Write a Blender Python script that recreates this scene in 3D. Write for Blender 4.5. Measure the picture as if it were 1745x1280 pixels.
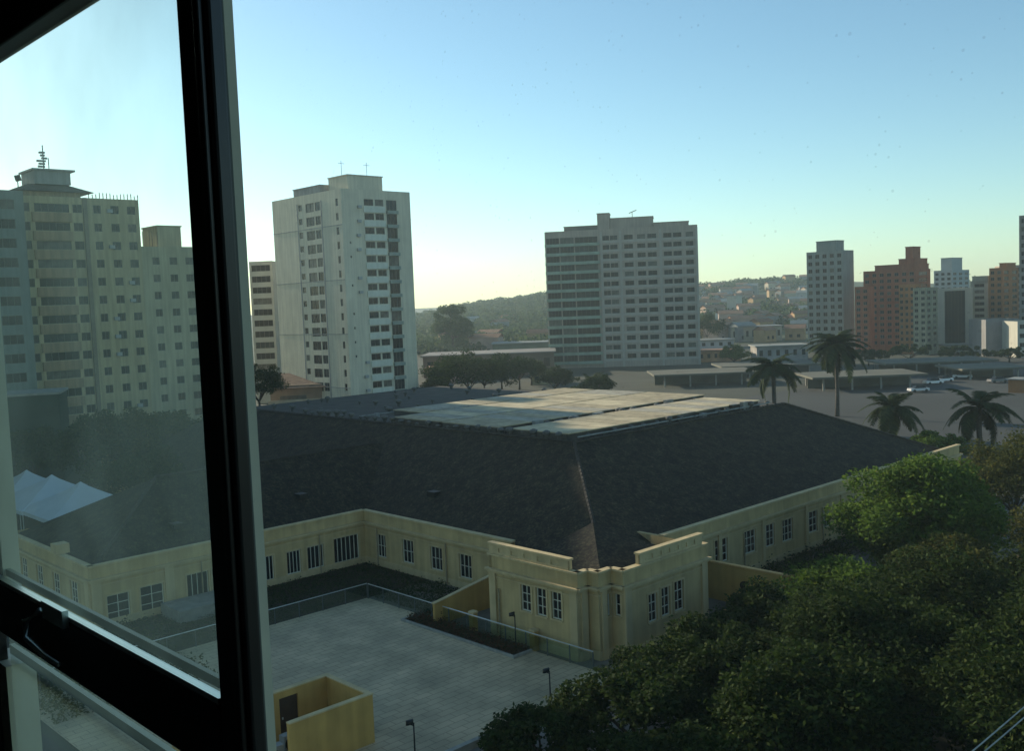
import bpy, math, random
import numpy as np
from mathutils import Vector
rad = math.radians
scn = bpy.context.scene
COL = scn.collection
for o in list(bpy.data.objects): bpy.data.objects.remove(o)

# ---------------------------------------------------------------- camera
EYE = 22.0                       # eye height above the street, metres
FPX, CX, CY = 1700.0, 872.5, 640.0
PITCH = math.atan(125 / 1700); ROLL = 0.04
cp, sp = math.cos(PITCH), math.sin(PITCH)
Fw = np.array([0, cp, -sp]); Rw = np.array([1., 0, 0]); Uw = np.array([0, sp, cp])
Rc = math.cos(ROLL) * Rw - math.sin(ROLL) * Uw
Uc = math.cos(ROLL) * Uw + math.sin(ROLL) * Rw
cam_d = bpy.data.cameras.new('camera'); cam = bpy.data.objects.new('camera', cam_d); COL.objects.link(cam)
from mathutils import Matrix
M3 = Matrix((Rc, Uc, -Fw)).transposed()
cam.matrix_world = Matrix.Translation((0, 0, EYE)) @ M3.to_4x4()
cam_d.sensor_width = 36; cam_d.lens = 36 * FPX / 1745; cam_d.clip_start = 0.02; cam_d.clip_end = 12000
scn.camera = cam

# ---------------------------------------------------------------- sky, sun, exposure
SUN_AZ, SUN_EL = rad(-44.5), rad(17.2)          # azimuth measured from +Y towards +X
w = bpy.data.worlds.new('World'); scn.world = w; w.use_nodes = True
nt = w.node_tree; nt.nodes.clear()
sky = nt.nodes.new('ShaderNodeTexSky'); sky.sky_type = 'NISHITA'; sky.sun_disc = False
sky.sun_elevation = SUN_EL; sky.sun_rotation = SUN_AZ
sky.altitude = 800; sky.air_density = 1.0; sky.dust_density = 0.65; sky.ozone_density = 1.8
tint = nt.nodes.new('ShaderNodeMix'); tint.data_type = 'RGBA'; tint.blend_type = 'MULTIPLY'
tint.inputs[0].default_value = 1; tint.inputs[7].default_value = (0.84, 1.0, 0.95, 1)
bg = nt.nodes.new('ShaderNodeBackground'); bg.inputs[1].default_value = 0.10
wo = nt.nodes.new('ShaderNodeOutputWorld')
nt.links.new(sky.outputs[0], tint.inputs[6]); nt.links.new(tint.outputs[2], bg.inputs[0]); nt.links.new(bg.outputs[0], wo.inputs[0])
sd = bpy.data.lights.new('sun', 'SUN'); sd.energy = 4.0; sd.angle = rad(0.5); sd.color = (1.0, 0.86, 0.66)
so = bpy.data.objects.new('sun', sd); COL.objects.link(so); so.location = (-200, 200, 200)
sdir = Vector((math.sin(SUN_AZ) * math.cos(SUN_EL), math.cos(SUN_AZ) * math.cos(SUN_EL), math.sin(SUN_EL)))
so.rotation_euler = sdir.to_track_quat('Z', 'Y').to_euler()
vs = scn.view_settings; vs.view_transform = 'Standard'; vs.look = 'None'; vs.gamma = 1; vs.exposure = 0.8
scn.cycles.max_bounces = 6; scn.cycles.transparent_max_bounces = 12; scn.cycles.volume_bounces = 0

# ---------------------------------------------------------------- picture <-> place
AZ = rad(46.5)                    # the street grid: u runs right-away, v runs left-away
A = np.array([math.sin(AZ), math.cos(AZ), 0]); B = np.array([-math.cos(AZ), math.sin(AZ), 0])
GRID = math.pi / 2 - AZ           # rotation of the grid about z
def ray(x, y): return Fw + Rc * (x - CX) / FPX - Uc * (y - CY) / FPX
O3 = np.array([0, 0, EYE])
def at_z(x, y, z=0): d = ray(x, y); return O3 + d * ((z - EYE) / d[2])
def at_d(x, y, D): d = ray(x, y); return O3 + d * (D / d[1])
def on_u(x, y, u): d = ray(x, y); P = O3 + d * (u / (d @ A)); return P @ B, P[2]
def on_v(x, y, v): d = ray(x, y); P = O3 + d * (v / (d @ B)); return P @ A, P[2]
def W(u, v, z=0): P = A * u + B * v; return (P[0], P[1], z)

# ---------------------------------------------------------------- materials
MATS = {}
def mat(name, col, rough=0.8, var=0.18, scale=1.5, bump=0.0, bscale=30, spec=0.3, metal=0.0, streak=0.0):
    if name in MATS: return MATS[name]
    m = bpy.data.materials.new(name); m.use_nodes = True; t = m.node_tree; n = t.nodes; L = t.links.new
    b = n['Principled BSDF']; b.inputs['Roughness'].default_value = rough; b.inputs['Metallic'].default_value = metal
    b.inputs['Specular IOR Level'].default_value = spec
    tc = n.new('ShaderNodeTexCoord')
    no = n.new('ShaderNodeTexNoise'); no.inputs['Scale'].default_value = scale; no.inputs['Detail'].default_value = 6
    L(tc.outputs['Object'], no.inputs['Vector'])
    rp = n.new('ShaderNodeValToRGB'); c = Vector(col)
    rp.color_ramp.elements[0].position = 0.3; rp.color_ramp.elements[1].position = 0.7
    rp.color_ramp.elements[0].color = (*(c * (1 - var)), 1); rp.color_ramp.elements[1].color = (*[min(1, x * (1 + var)) for x in col], 1)
    L(no.outputs['Fac'], rp.inputs['Fac'])
    out = rp.outputs['Color']
    if streak:
        mp = n.new('ShaderNodeMapping'); mp.inputs['Scale'].default_value = (1.3, 1.3, 0.07)
        L(tc.outputs['Object'], mp.inputs['Vector'])
        n2 = n.new('ShaderNodeTexNoise'); n2.inputs['Scale'].default_value = 1.4; n2.inputs['Detail'].default_value = 8
        L(mp.outputs[0], n2.inputs['Vector'])
        r2 = n.new('ShaderNodeValToRGB'); r2.color_ramp.elements[0].position = 0.42; r2.color_ramp.elements[1].position = 0.62
        r2.color_ramp.elements[0].color = (1 - streak,) * 3 + (1,); r2.color_ramp.elements[1].color = (1, 1, 1, 1)
        L(n2.outputs['Fac'], r2.inputs['Fac'])
        mx = n.new('ShaderNodeMix'); mx.data_type = 'RGBA'; mx.blend_type = 'MULTIPLY'; mx.inputs[0].default_value = 1
        L(out, mx.inputs[6]); L(r2.outputs['Color'], mx.inputs[7]); out = mx.outputs[2]
    L(out, b.inputs['Base Color'])
    if bump:
        n3 = n.new('ShaderNodeTexNoise'); n3.inputs['Scale'].default_value = bscale; n3.inputs['Detail'].default_value = 4
        L(tc.outputs['Object'], n3.inputs['Vector'])
        bp = n.new('ShaderNodeBump'); bp.inputs['Strength'].default_value = bump; bp.inputs['Distance'].default_value = 0.05
        L(n3.outputs['Fac'], bp.inputs['Height']); L(bp.outputs[0], b.inputs['Normal'])
    MATS[name] = m
    return m
def leaf_mat(name, col, col2, trans=0.3):
    if name in MATS: return MATS[name]
    m = bpy.data.materials.new(name); m.use_nodes = True; t = m.node_tree; n = t.nodes; L = t.links.new
    b = n['Principled BSDF']; b.inputs['Roughness'].default_value = 0.8; b.inputs['Specular IOR Level'].default_value = 0.08
    g = n.new('ShaderNodeNewGeometry'); rp = n.new('ShaderNodeValToRGB')
    rp.color_ramp.elements[0].color = (*col, 1); rp.color_ramp.elements[1].color = (*col2, 1)
    e = rp.color_ramp.elements.new(0.93); e.color = (*col2, 1)
    rp.color_ramp.elements[2].color = (col2[0] * 1.5, col2[1] * 1.15, col2[2], 1)
    L(g.outputs['Random Per Island'], rp.inputs['Fac']); L(rp.outputs['Color'], b.inputs['Base Color'])
    tr = n.new('ShaderNodeBsdfTranslucent'); L(rp.outputs['Color'], tr.inputs['Color'])
    mx = n.new('ShaderNodeMixShader'); mx.inputs[0].default_value = trans
    L(b.outputs[0], mx.inputs[1]); L(tr.outputs[0], mx.inputs[2]); L(mx.outputs[0], n['Material Output'].inputs['Surface'])
    MATS[name] = m; return m
def clear_glass(name, tintc, gloss, veil, specks):
    """thin pane: see-through, a little reflection, dust that scatters the daylight behind it"""
    m = bpy.data.materials.new(name); m.use_nodes = True; t = m.node_tree; n = t.nodes; L = t.links.new
    n.remove(n['Principled BSDF'])
    tp = n.new('ShaderNodeBsdfTransparent'); tp.inputs[0].default_value = (*tintc, 1)
    gl = n.new('ShaderNodeBsdfGlossy'); gl.inputs['Roughness'].default_value = 0.02; gl.inputs[0].default_value = (.9, 1, .95, 1)
    m1 = n.new('ShaderNodeMixShader'); m1.inputs[0].default_value = gloss; L(tp.outputs[0], m1.inputs[1]); L(gl.outputs[0], m1.inputs[2])
    du = n.new('ShaderNodeBsdfTranslucent'); du.inputs[0].default_value = (.16, .19, .17, 1) if specks else (.92, .92, .68, 1)
    tc = n.new('ShaderNodeTexCoord')
    no = n.new('ShaderNodeTexNoise'); no.inputs['Scale'].default_value = 4; no.inputs['Detail'].default_value = 5; L(tc.outputs['Object'], no.inputs['Vector'])
    mr = n.new('ShaderNodeMapRange'); mr.inputs[1].default_value = .3; mr.inputs[2].default_value = .7; mr.inputs[3].default_value = veil * .55; mr.inputs[4].default_value = veil * 1.35
    L(no.outputs['Fac'], mr.inputs[0]); fac = mr.outputs[0]
    if specks:
        vo = n.new('ShaderNodeTexVoronoi'); vo.inputs['Scale'].default_value = 150; L(tc.outputs['Object'], vo.inputs['Vector'])
        n4 = n.new('ShaderNodeTexNoise'); n4.inputs['Scale'].default_value = 40; L(tc.outputs['Object'], n4.inputs['Vector'])
        m4 = n.new('ShaderNodeMath'); m4.operation = 'MULTIPLY_ADD'; m4.inputs[1].default_value = 0.5; m4.inputs[2].default_value = -0.18; L(n4.outputs['Fac'], m4.inputs[0])
        m5 = n.new('ShaderNodeMath'); m5.operation = 'LESS_THAN'; L(vo.outputs['Distance'], m5.inputs[0]); L(m4.outputs[0], m5.inputs[1])
        m6 = n.new('ShaderNodeMath'); m6.operation = 'MULTIPLY_ADD'; m6.inputs[1].default_value = specks; L(m5.outputs[0], m6.inputs[0]); L(fac, m6.inputs[2]); fac = m6.outputs[0]
    m2 = n.new('ShaderNodeMixShader'); L(fac, m2.inputs[0]); L(m1.outputs[0], m2.inputs[1]); L(du.outputs[0], m2.inputs[2])
    L(m2.outputs[0], n['Material Output'].inputs['Surface'])
    MATS[name] = m; return m
def tile_mat(name, c1, c2):
    """old clay roof: courses and mottled tiles as fine relief and colour"""
    m = bpy.data.materials.new(name); m.use_nodes = True; t = m.node_tree; n = t.nodes; L = t.links.new
    b = n['Principled BSDF']; b.inputs['Roughness'].default_value = 0.85; b.inputs['Specular IOR Level'].default_value = 0.2
    tc = n.new('ShaderNodeTexCoord'); uvm = tc.outputs['UV']
    br = n.new('ShaderNodeTexBrick'); br.inputs['Scale'].default_value = 1; br.inputs['Brick Width'].default_value = .24; br.inputs['Row Height'].default_value = .36
    br.inputs['Mortar Size'].default_value = .025; br.inputs['Color1'].default_value = (*c1, 1); br.inputs['Color2'].default_value = (*c2, 1); br.inputs['Mortar'].default_value = (*[x * .55 for x in c1], 1)
    L(uvm, br.inputs['Vector'])
    no = n.new('ShaderNodeTexNoise'); no.inputs['Scale'].default_value = 1.1; no.inputs['Detail'].default_value = 9; no.inputs['Roughness'].default_value = .7; L(tc.outputs['Object'], no.inputs['Vector'])
    rp = n.new('ShaderNodeValToRGB'); rp.color_ramp.elements[0].position = .36; rp.color_ramp.elements[1].position = .66
    rp.color_ramp.elements[0].color = (.38, .40, .38, 1); rp.color_ramp.elements[1].color = (2.0, 1.85, 1.6, 1); L(no.outputs['Fac'], rp.inputs['Fac'])
    mx = n.new('ShaderNodeMix'); mx.data_type = 'RGBA'; mx.blend_type = 'MULTIPLY'; mx.inputs[0].default_value = 1
    L(br.outputs['Color'], mx.inputs[6]); L(rp.outputs[0], mx.inputs[7])
    n5 = n.new('ShaderNodeTexNoise'); n5.inputs['Scale'].default_value = 5; n5.inputs['Detail'].default_value = 6; L(tc.outputs['Object'], n5.inputs['Vector'])
    r5 = n.new('ShaderNodeValToRGB'); r5.color_ramp.elements[0].position = .42; r5.color_ramp.elements[1].position = .72
    r5.color_ramp.elements[0].color = (.55, .55, .55, 1); r5.color_ramp.elements[1].color = (1.9, 1.8, 1.6, 1); L(n5.outputs['Fac'], r5.inputs['Fac'])
    my = n.new('ShaderNodeMix'); my.data_type = 'RGBA'; my.blend_type = 'MULTIPLY'; my.inputs[0].default_value = 1
    L(mx.outputs[2], my.inputs[6]); L(r5.outputs[0], my.inputs[7]); L(my.outputs[2], b.inputs['Base Color'])
    bp = n.new('ShaderNodeBump'); bp.inputs['Strength'].default_value = .8; bp.inputs['Distance'].default_value = .06
    L(br.outputs['Fac'], bp.inputs['Height']); bp.invert = True; L(bp.outputs[0], b.inputs['Normal'])
    MATS[name] = m; return m
def paver_mat(name, c1, c2, wd=.9, ht=.45):
    m = bpy.data.materials.new(name); m.use_nodes = True; t = m.node_tree; n = t.nodes; L = t.links.new
    b = n['Principled BSDF']; b.inputs['Roughness'].default_value = 0.75; b.inputs['Specular IOR Level'].default_value = 0.3
    tc = n.new('ShaderNodeTexCoord')
    br = n.new('ShaderNodeTexBrick'); br.inputs['Scale'].default_value = 1; br.inputs['Brick Width'].default_value = wd; br.inputs['Row Height'].default_value = ht
    br.inputs['Mortar Size'].default_value = .026; br.inputs['Color1'].default_value = (*c1, 1); br.inputs['Color2'].default_value = (*c2, 1); br.inputs['Mortar'].default_value = (*[x * .58 for x in c1], 1)
    L(tc.outputs['Object'], br.inputs['Vector'])
    no = n.new('ShaderNodeTexNoise'); no.inputs['Scale'].default_value = .35; no.inputs['Detail'].default_value = 8; L(tc.outputs['Object'], no.inputs['Vector'])
    rp = n.new('ShaderNodeValToRGB'); rp.color_ramp.elements[0].position = .3; rp.color_ramp.elements[1].position = .7
    rp.color_ramp.elements[0].color = (.66, .68, .66, 1); rp.color_ramp.elements[1].color = (1.12, 1.1, 1.06, 1); L(no.outputs['Fac'], rp.inputs['Fac'])
    mx = n.new('ShaderNodeMix'); mx.data_type = 'RGBA'; mx.blend_type = 'MULTIPLY'; mx.inputs[0].default_value = 1
    L(br.outputs['Color'], mx.inputs[6]); L(rp.outputs[0], mx.inputs[7]); L(mx.outputs[2], b.inputs['Base Color'])
    MATS[name] = m; return m

CREAM = mat('cream_stucco', (.52, .395, .19), .9, .12, .8, .15, 12, streak=.16)
CREAM2 = mat('cream_trim', (.56, .44, .235), .85, .10, .8, streak=.14)
OCHRE = mat('ochre_stucco', (.48, .31, .095), .9, .12, .8, .15, 12, streak=.14)
TILE = tile_mat('clay_tiles', (.036, .033, .022), (.020, .0195, .014))
WFRAME = mat('window_paint', (.62, .62, .50), .5, .06)
DARKF = mat('dark_window_paint', (.05, .04, .03), .5, .1)
GLASSD = mat('glass_dark', (.010, .012, .012), .15, .1, spec=.18)
GLASSM = mat('glass_curtained', (.10, .095, .075), .3, .35, .9, spec=.2)
GLASSB = mat('glass_bluish', (.018, .030, .032), .15, .3, .5, spec=.22)
CONC = mat('concrete', (.30, .29, .25), .9, .2, .6, .2, 14, streak=.25)
GREY = mat('grey_render', (.30, .31, .29), .9, .12, .5, streak=.2)
METAL = mat('dark_metal', (.02, .022, .02), .45, .2, metal=.3)
STEEL = mat('steel', (.62, .65, .62), .4, .1, metal=.3)
SOIL = mat('soil', (.045, .035, .022), .95, .4, 2, .5, 8)
BARK = mat('bark', (.07, .055, .04), .95, .3, 6, .6, 14)
ASPH = mat('asphalt', (.05, .05, .048), .92, .25, .4, .2, 40)
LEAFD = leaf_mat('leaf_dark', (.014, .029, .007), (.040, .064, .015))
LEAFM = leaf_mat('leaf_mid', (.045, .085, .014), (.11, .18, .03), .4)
LEAFH = leaf_mat('leaf_hill', (.035, .060, .022), (.075, .105, .04), .3)
LEAFO = leaf_mat('leaf_olive', (.040, .052, .013), (.095, .10, .024), .3)
LEAFP = leaf_mat('leaf_palm', (.020, .034, .014), (.04, .06, .02), .2)

# ---------------------------------------------------------------- mesh builder
class MB:
    def __init__(s): s.v = []; s.f = []; s.m = []
    def quad(s, a, b, c, d, mi=0):
        i = len(s.v); s.v += [tuple(a), tuple(b), tuple(c), tuple(d)]; s.f.append((i, i + 1, i + 2, i + 3)); s.m.append(mi)
    def tri(s, a, b, c, mi=0):
        i = len(s.v); s.v += [tuple(a), tuple(b), tuple(c)]; s.f.append((i, i + 1, i + 2)); s.m.append(mi)
    def box(s, x0, x1, y0, y1, z0, z1, mi=0, tx=0, ty=0):
        i = len(s.v)
        for z, k in ((z0, 0), (z1, 1)):
            s.v += [(x0 + k * tx, y0 + k * ty, z), (x1 - k * tx, y0 + k * ty, z), (x1 - k * tx, y1 - k * ty, z), (x0 + k * tx, y1 - k * ty, z)]
        for q in ((0, 3, 2, 1), (4, 5, 6, 7), (0, 1, 5, 4), (1, 2, 6, 5), (2, 3, 7, 6), (3, 0, 4, 7)):
            s.f.append(tuple(i + k for k in q)); s.m.append(mi)
    def tube(s, pts, rr, n=8, mi=0, cap=True):
        pts = [Vector(p) for p in pts]; base = len(s.v)
        for k, p in enumerate(pts):
            d = (pts[min(k + 1, len(pts) - 1)] - pts[max(k - 1, 0)]).normalized()
            a = d.orthogonal().normalized() if abs(d.z) < .95 else Vector((1, 0, 0)); a = (a - d * a.dot(d)).normalized(); b = d.cross(a)
            r = rr[k] if isinstance(rr, (list, tuple)) else rr
            for j in range(n):
                t = 2 * math.pi * j / n; s.v.append(tuple(p + a * (math.cos(t) * r) + b * (math.sin(t) * r)))
        for k in range(len(pts) - 1):
            for j in range(n):
                q = (base + k * n + j, base + k * n + (j + 1) % n, base + (k + 1) * n + (j + 1) % n, base + (k + 1) * n + j)
                s.f.append(q); s.m.append(mi)
        if cap:
            s.f.append(tuple(base + j for j in reversed(range(n)))); s.m.append(mi)
            s.f.append(tuple(base + (len(pts) - 1) * n + j for j in range(n))); s.m.append(mi)
    def mesh(s, name, mats):
        me = bpy.data.meshes.new(name); me.from_pydata(s.v, [], s.f)
        for m in (mats if isinstance(mats, (list, tuple)) else [mats]): me.materials.append(m)
        if any(s.m): me.polygons.foreach_set('material_index', s.m)
        return me
    def build(s, name, mats, parent=None, smooth=False, off=(0, 0, 0)):
        if off != (0, 0, 0): s.v = [(a - off[0], b - off[1], c - off[2]) for a, b, c in s.v]
        me = s.mesh(name, mats)
        if smooth: me.polygons.foreach_set('use_smooth', [True] * len(me.polygons))
        return link(name, me, parent)
def link(name, me, parent=None, loc=None, rz=None):
    o = bpy.data.objects.new(name, me); COL.objects.link(o); o.parent = parent
    if loc is not None: o.location = loc
    if rz: o.rotation_euler[2] = rz
    return o
def tag(o, label=None, cat=None, group=None, kind=None):
    if label: o['label'] = label
    if cat: o['category'] = cat
    if group: o['group'] = group
    if kind: o['kind'] = kind
    return o
def thing(name, loc, label, cat, rz=0, group=None):
    return tag(link(name, None, None, loc, rz), label, cat, group)
def struct(name, mb, m, loc=(0, 0, 0), rz=0):
    o = mb.build(name, m); o.location = loc; o.rotation_euler[2] = rz; return tag(o, kind='structure')
def arr_mesh(name, V, Q, m):
    me = bpy.data.meshes.new(name); V = np.asarray(V, np.float32); Q = np.asarray(Q, np.int32); k = Q.shape[1]
    me.vertices.add(len(V)); me.vertices.foreach_set('co', V.ravel())
    me.loops.add(Q.size); me.loops.foreach_set('vertex_index', Q.ravel())
    me.polygons.add(len(Q)); me.polygons.foreach_set('loop_start', np.arange(0, Q.size, k, dtype=np.int32))
    try: me.polygons.foreach_set('loop_total', np.full(len(Q), k, np.int32))
    except Exception: pass
    me.materials.append(m); me.update(calc_edges=True); me.validate(); return me

def facade(mb, axis, c, s0, s1, z0, z1, ops, depth=.2, mi=0, off=(0, 0)):
    """wall face with real openings. axis 'v': plane v=c seen from -v, runs in u; axis 'u': plane u=c seen from -u, runs in v"""
    du, dv = off
    def P(s, n, z): return (s - du, c + n - dv, z) if axis == 'v' else (c + n - du, s - dv, z)
    xs = sorted({round(q, 4) for q in [s0, s1] + [o[0] for o in ops] + [o[1] for o in ops] if s0 <= q <= s1})
    zs = sorted({round(q, 4) for q in [z0, z1] + [o[2] for o in ops] + [o[3] for o in ops] if z0 <= q <= z1})
    for a, b in zip(xs, xs[1:]):
        run = None
        for e, f in zip(zs, zs[1:]):
            mx, mz = (a + b) / 2, (e + f) / 2
            if any(o[0] < mx < o[1] and o[2] < mz < o[3] for o in ops):
                if run: mb.quad(P(a, 0, run[0]), P(b, 0, run[0]), P(b, 0, run[1]), P(a, 0, run[1]), mi); run = None
            else: run = (run[0], f) if run else (e, f)
        if run: mb.quad(P(a, 0, run[0]), P(b, 0, run[0]), P(b, 0, run[1]), P(a, 0, run[1]), mi)
    for o in ops:
        a, b, e, f = o[:4]
        for p, q in (((a, e), (b, e)), ((b, e), (b, f)), ((b, f), (a, f)), ((a, f), (a, e))):
            mb.quad(P(p[0], 0, p[1]), P(q[0], 0, q[1]), P(q[0], depth, q[1]), P(p[0], depth, p[1]), mi)
WC = {}
def win_mesh(wd, ht, nv, nh, fm, gm, fr=.06, rec=.14):
    """window in the plane y=0 seen from -y, lower left corner at the origin; glass set back by rec"""
    key = (round(wd, 2), round(ht, 2), nv, nh, fm.name, gm.name)
    if key in WC: return WC[key]
    b = MB(); y0, y1 = rec - .05, rec + .01
    b.box(0, fr, y0, y1, 0, ht); b.box(wd - fr, wd, y0, y1, 0, ht); b.box(fr, wd - fr, y0, y1, 0, fr); b.box(fr, wd - fr, y0, y1, ht - fr, ht)
    for i in range(nv):
        x = wd * (i + 1) / (nv + 1); b.box(x - fr * .4, x + fr * .4, y0 + .005, y1, fr, ht - fr)
    for i in range(nh):
        z = ht * (i + 1) / (nh + 1); b.box(fr, wd - fr, y0 + .01, y1, z - fr * .35, z + fr * .35)
    g = MB(); g.box(.01, wd - .01, rec + .012, rec + .04, .01, ht - .01)
    WC[key] = (b.mesh('window', fm), g.mesh('pane', gm)); return WC[key]
def put_window(parent, axis, c, s0, s1, z0, z1, nv, nh, fm, gm, off=(0, 0), far=False, name='window'):
    wd, ht = s1 - s0, z1 - z0
    wd, ht = round(wd, 2), round(ht, 2)
    a, p = win_mesh(wd, ht, nv, nh, fm, gm)
    if axis == 'v': loc, rz = (s0 - off[0], c - off[1], z0), 0
    else: loc, rz = (c - off[0], s1 - off[1], z0), -math.pi / 2
    o = link(name, a, parent, loc, rz)
    link('pane', p, o)
    return o

# ================================================================= SETTING
g = MB(); g.quad((-6000, -3000, -.06), (6000, -3000, -.06), (6000, 9000, -.06), (-6000, 9000, -.06))
struct('ground', g, mat('ground_earth', (.050, .056, .040), .95, .3, .05, .2, 3))
def sheet(name, u0, u1, v0, v1, z, m):
    b = MB(); b.quad((u0, v0, z), (u1, v0, z), (u1, v1, z), (u0, v1, z)); return struct(name, b, m, (0, 0, 0), GRID)
sheet('road', -60, 260, 22, 30, -.03, ASPH)
sheet('cross_road', 8, 17, 30.02, 330, -.035, ASPH)
sheet('pavement', 18, 200, 30.02, 36.6, .06, mat('pavement_stone', (.20, .19, .17), .9, .2, .8))
sheet('terrace', 17.5, 42.8, 36.8, 62, .02, paver_mat('terrace_stone', (.53, .43, .275), (.455, .375, .245), 1.1, .55))
sheet('garden_soil', 17.6, 49, 62.05, 71.2, -.02, SOIL)
sheet('garden_path', 42.9, 49.2, 36.8, 62.04, -.012, mat('path_stone', (.16, .15, .12), .9, .25, 1))
sheet('forecourt', 54.6, 106, 36.8, 43.6, .01, mat('forecourt_stone', (.11, .105, .09), .9, .25, 1))
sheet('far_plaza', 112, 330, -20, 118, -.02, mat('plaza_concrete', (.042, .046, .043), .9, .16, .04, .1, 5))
# distant terrain
def crest(x):
    return float(np.interp(x, [-1500, -600, -200, -90, -60, 0, 40, 180, 240, 300, 420, 900, 2000], [30, 26, 12, 11, 15, 19, 24, 28, 31, 28, 24, 26, 32]))
rng = np.random.default_rng(3)
ph = rng.uniform(0, 6.28, 12)
def terr(x, y):
    t = min(1, max(0, (y - 390) / 560)); s = t * t * (3 - 2 * t)
    n = math.sin(x * .021 + ph[0]) * 1.6 + math.sin(x * .047 + y * .02 + ph[1]) * 1.0 + math.sin(y * .033 + x * .013 + ph[2]) * 1.2
    return -.3 + s * (crest(x / max(y, 300) * 1000) * (y / 1000 if y < 1000 else 1) + n * s) - (0 if y < 1100 else (y - 1100) * .03)
xs = np.arange(-1500, 2001, 25.); ys = np.arange(380, 1500, 20.)
V = [(x, y, terr(x, y)) for y in ys for x in xs]; nx = len(xs)
Q = [(j * nx + i, j * nx + i + 1, (j + 1) * nx + i + 1, (j + 1) * nx + i) for j in range(len(ys) - 1) for i in range(nx - 1)]
hl = link('hills', arr_mesh('hills', V, Q, mat('hill_scrub', (.055, .075, .032), .95, .4, .03, .3, .5))); tag(hl, kind='structure')

# ================================================================= CAMERA'S OWN BUILDING, ROOM AND WINDOW
PU = .576                                     # u of the inner face of the window plane
bl = thing('apartment_building', W(0, 0), 'tall cream apartment block with an open window above the terrace', 'building', GRID)
b = MB()
ops = [(-.95, 2.6, EYE - 1.0, EYE + .62)]
for k in range(-1, 12):
    for s in (-12, -7, 6.5, 11):
        zc = 3.2 * k + 4
        if zc > 1: ops.append((s, s + 1.6, zc, zc + 1.4))
# street face looks towards +u: build it by mirroring a -u face
fb = MB(); facade(fb, 'u', 0, -17, 14, 0, 44, ops, .2)
X0 = PU + .07
b.v = [(X0 - x, y, z) for x, y, z in fb.v]; b.f = [tuple(reversed(q)) for q in fb.f]; b.m = fb.m[:]
b.quad((X0, -17, 0), (-16, -17, 0), (-16, -17, 44), (X0, -17, 44)); b.quad((-16, 14, 0), (X0, 14, 0), (X0, 14, 44), (-16, 14, 44))
b.quad((-16, -17, 0), (-16, 14, 0), (-16, 14, 44), (-16, -17, 44)); b.quad((X0, -17, 44), (X0, 14, 44), (-16, 14, 44), (-16, -17, 44))
b.build('wall', mat('block_render', (.42, .40, .32), .9, .1, .6, streak=.2), bl)
for o in ops[1:]:
    a, p = win_mesh(1.6, 1.4, 1, 0, WFRAME, GLASSD)
    q = link('window', a, bl, (X0, o[0], o[2]), math.pi / 2); link('pane', p, q)
# the room behind
ROOM = mat('room_plaster', (.16, .15, .13), .9, .08, 1)
r0, r1, c0, c1, f0, f1 = -4.2, PU - .14, -2.6, 3.3, EYE - 1.55, EYE + 1.15
def rface(name, *q):
    m = MB(); m.quad(*q); return struct(name, m, ROOM, (0, 0, 0), GRID)
rface('floor', (r0, c0, f0), (r1 + .2, c0, f0), (r1 + .2, c1, f0), (r0, c1, f0))
rface('ceiling', (r0, c0, f1), (r0, c1, f1), (r1 + .2, c1, f1), (r1 + .2, c0, f1))
rface('wall_back', (r0, c0, f0), (r0, c1, f0), (r0, c1, f1), (r0, c0, f1))
rface('wall_left', (r0, c1, f0), (r1 + .2, c1, f0), (r1 + .2, c1, f1), (r0, c1, f1))
rface('wall_right', (r0, c0, f0), (r0, c0, f1), (r1 + .2, c0, f1), (r1 + .2, c0, f0))
m = MB()
fb = MB(); facade(fb, 'u', 0, c0, c1, f0, f1, [(-.95, 2.6, EYE - 1.0, EYE + .62)], .2)
m.v = [(r1 + x, y, z) for x, y, z in fb.v]; m.f = fb.f; m.m = fb.m
struct('wall_window', m, ROOM, (0, 0, 0), GRID)
# window: sash with dark stiles, pale outer frame, glass in both bays
BRONZE = mat('bronze_aluminium', (.024, .023, .020), .32, .25, 5, spec=.5)
PALE = mat('pale_frame_paint', (.78, .74, .54), .6, .12, 6, streak=.15)
ALU = mat('bright_aluminium', (.72, .72, .64), .34, .06, 8, metal=1.0)
wn = thing('sash_window', W(PU, 1.14, EYE - 1.0), 'dark aluminium sash window with pale outer frame and dusty panes', 'window', GRID)
OW = (PU, 1.14, EYE - 1.0)
def wpart(name, m, *boxes):
    q = MB()
    for (u0, u1, v0, v1, z0, z1) in boxes: q.box(PU + u0, PU + u1, v0, v1, EYE + z0, EYE + z1)
    return q.build(name, m, wn, off=OW)
def bev(o, wd=.004):
    md = o.modifiers.new('soft_edge', 'BEVEL'); md.width = wd; md.segments = 2; return o
bev(wpart('stile', BRONZE, (0, .020, 1.097, 1.178, -.98, .60)))
bev(wpart('stile_lip', BRONZE, (-.008, -.0005, 1.108, 1.122, -.98, .60)), .002)
wpart('seal_strip', mat('seal_grey', (.16, .17, .14), .6), (.0205, .0225, 1.101, 1.17, -.98, .60))
wpart('outer_mullion', PALE, (.023, .035, 1.102, 1.165, -.98, .60))
bev(wpart('bottom_rail', BRONZE, (0, .020, 1.18, 2.115, -.605, -.503)))
wpart('rail_track', ALU, (-.001, .012, 1.179, 2.115, -.5025, -.494))
wpart('outer_track', mat('worn_track', (.35, .34, .22), .5), (.026, .034, 1.167, 2.115, -.502, -.488))
wpart('outer_transom', PALE, (.022, .032, 1.167, 2.115, -.658, -.640))
bev(wpart('head_rail', BRONZE, (-.02, .020, 1.18, 2.115, .452, .60)))
bev(wpart('jamb', BRONZE, (0, .020, 2.118, 2.20, -.98, .60)))
wpart('outer_jamb', PALE, (.022, .055, 2.120, 2.19, -.60, .60), (.0, .055, 2.07, 2.19, -.98, -.67))
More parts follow.
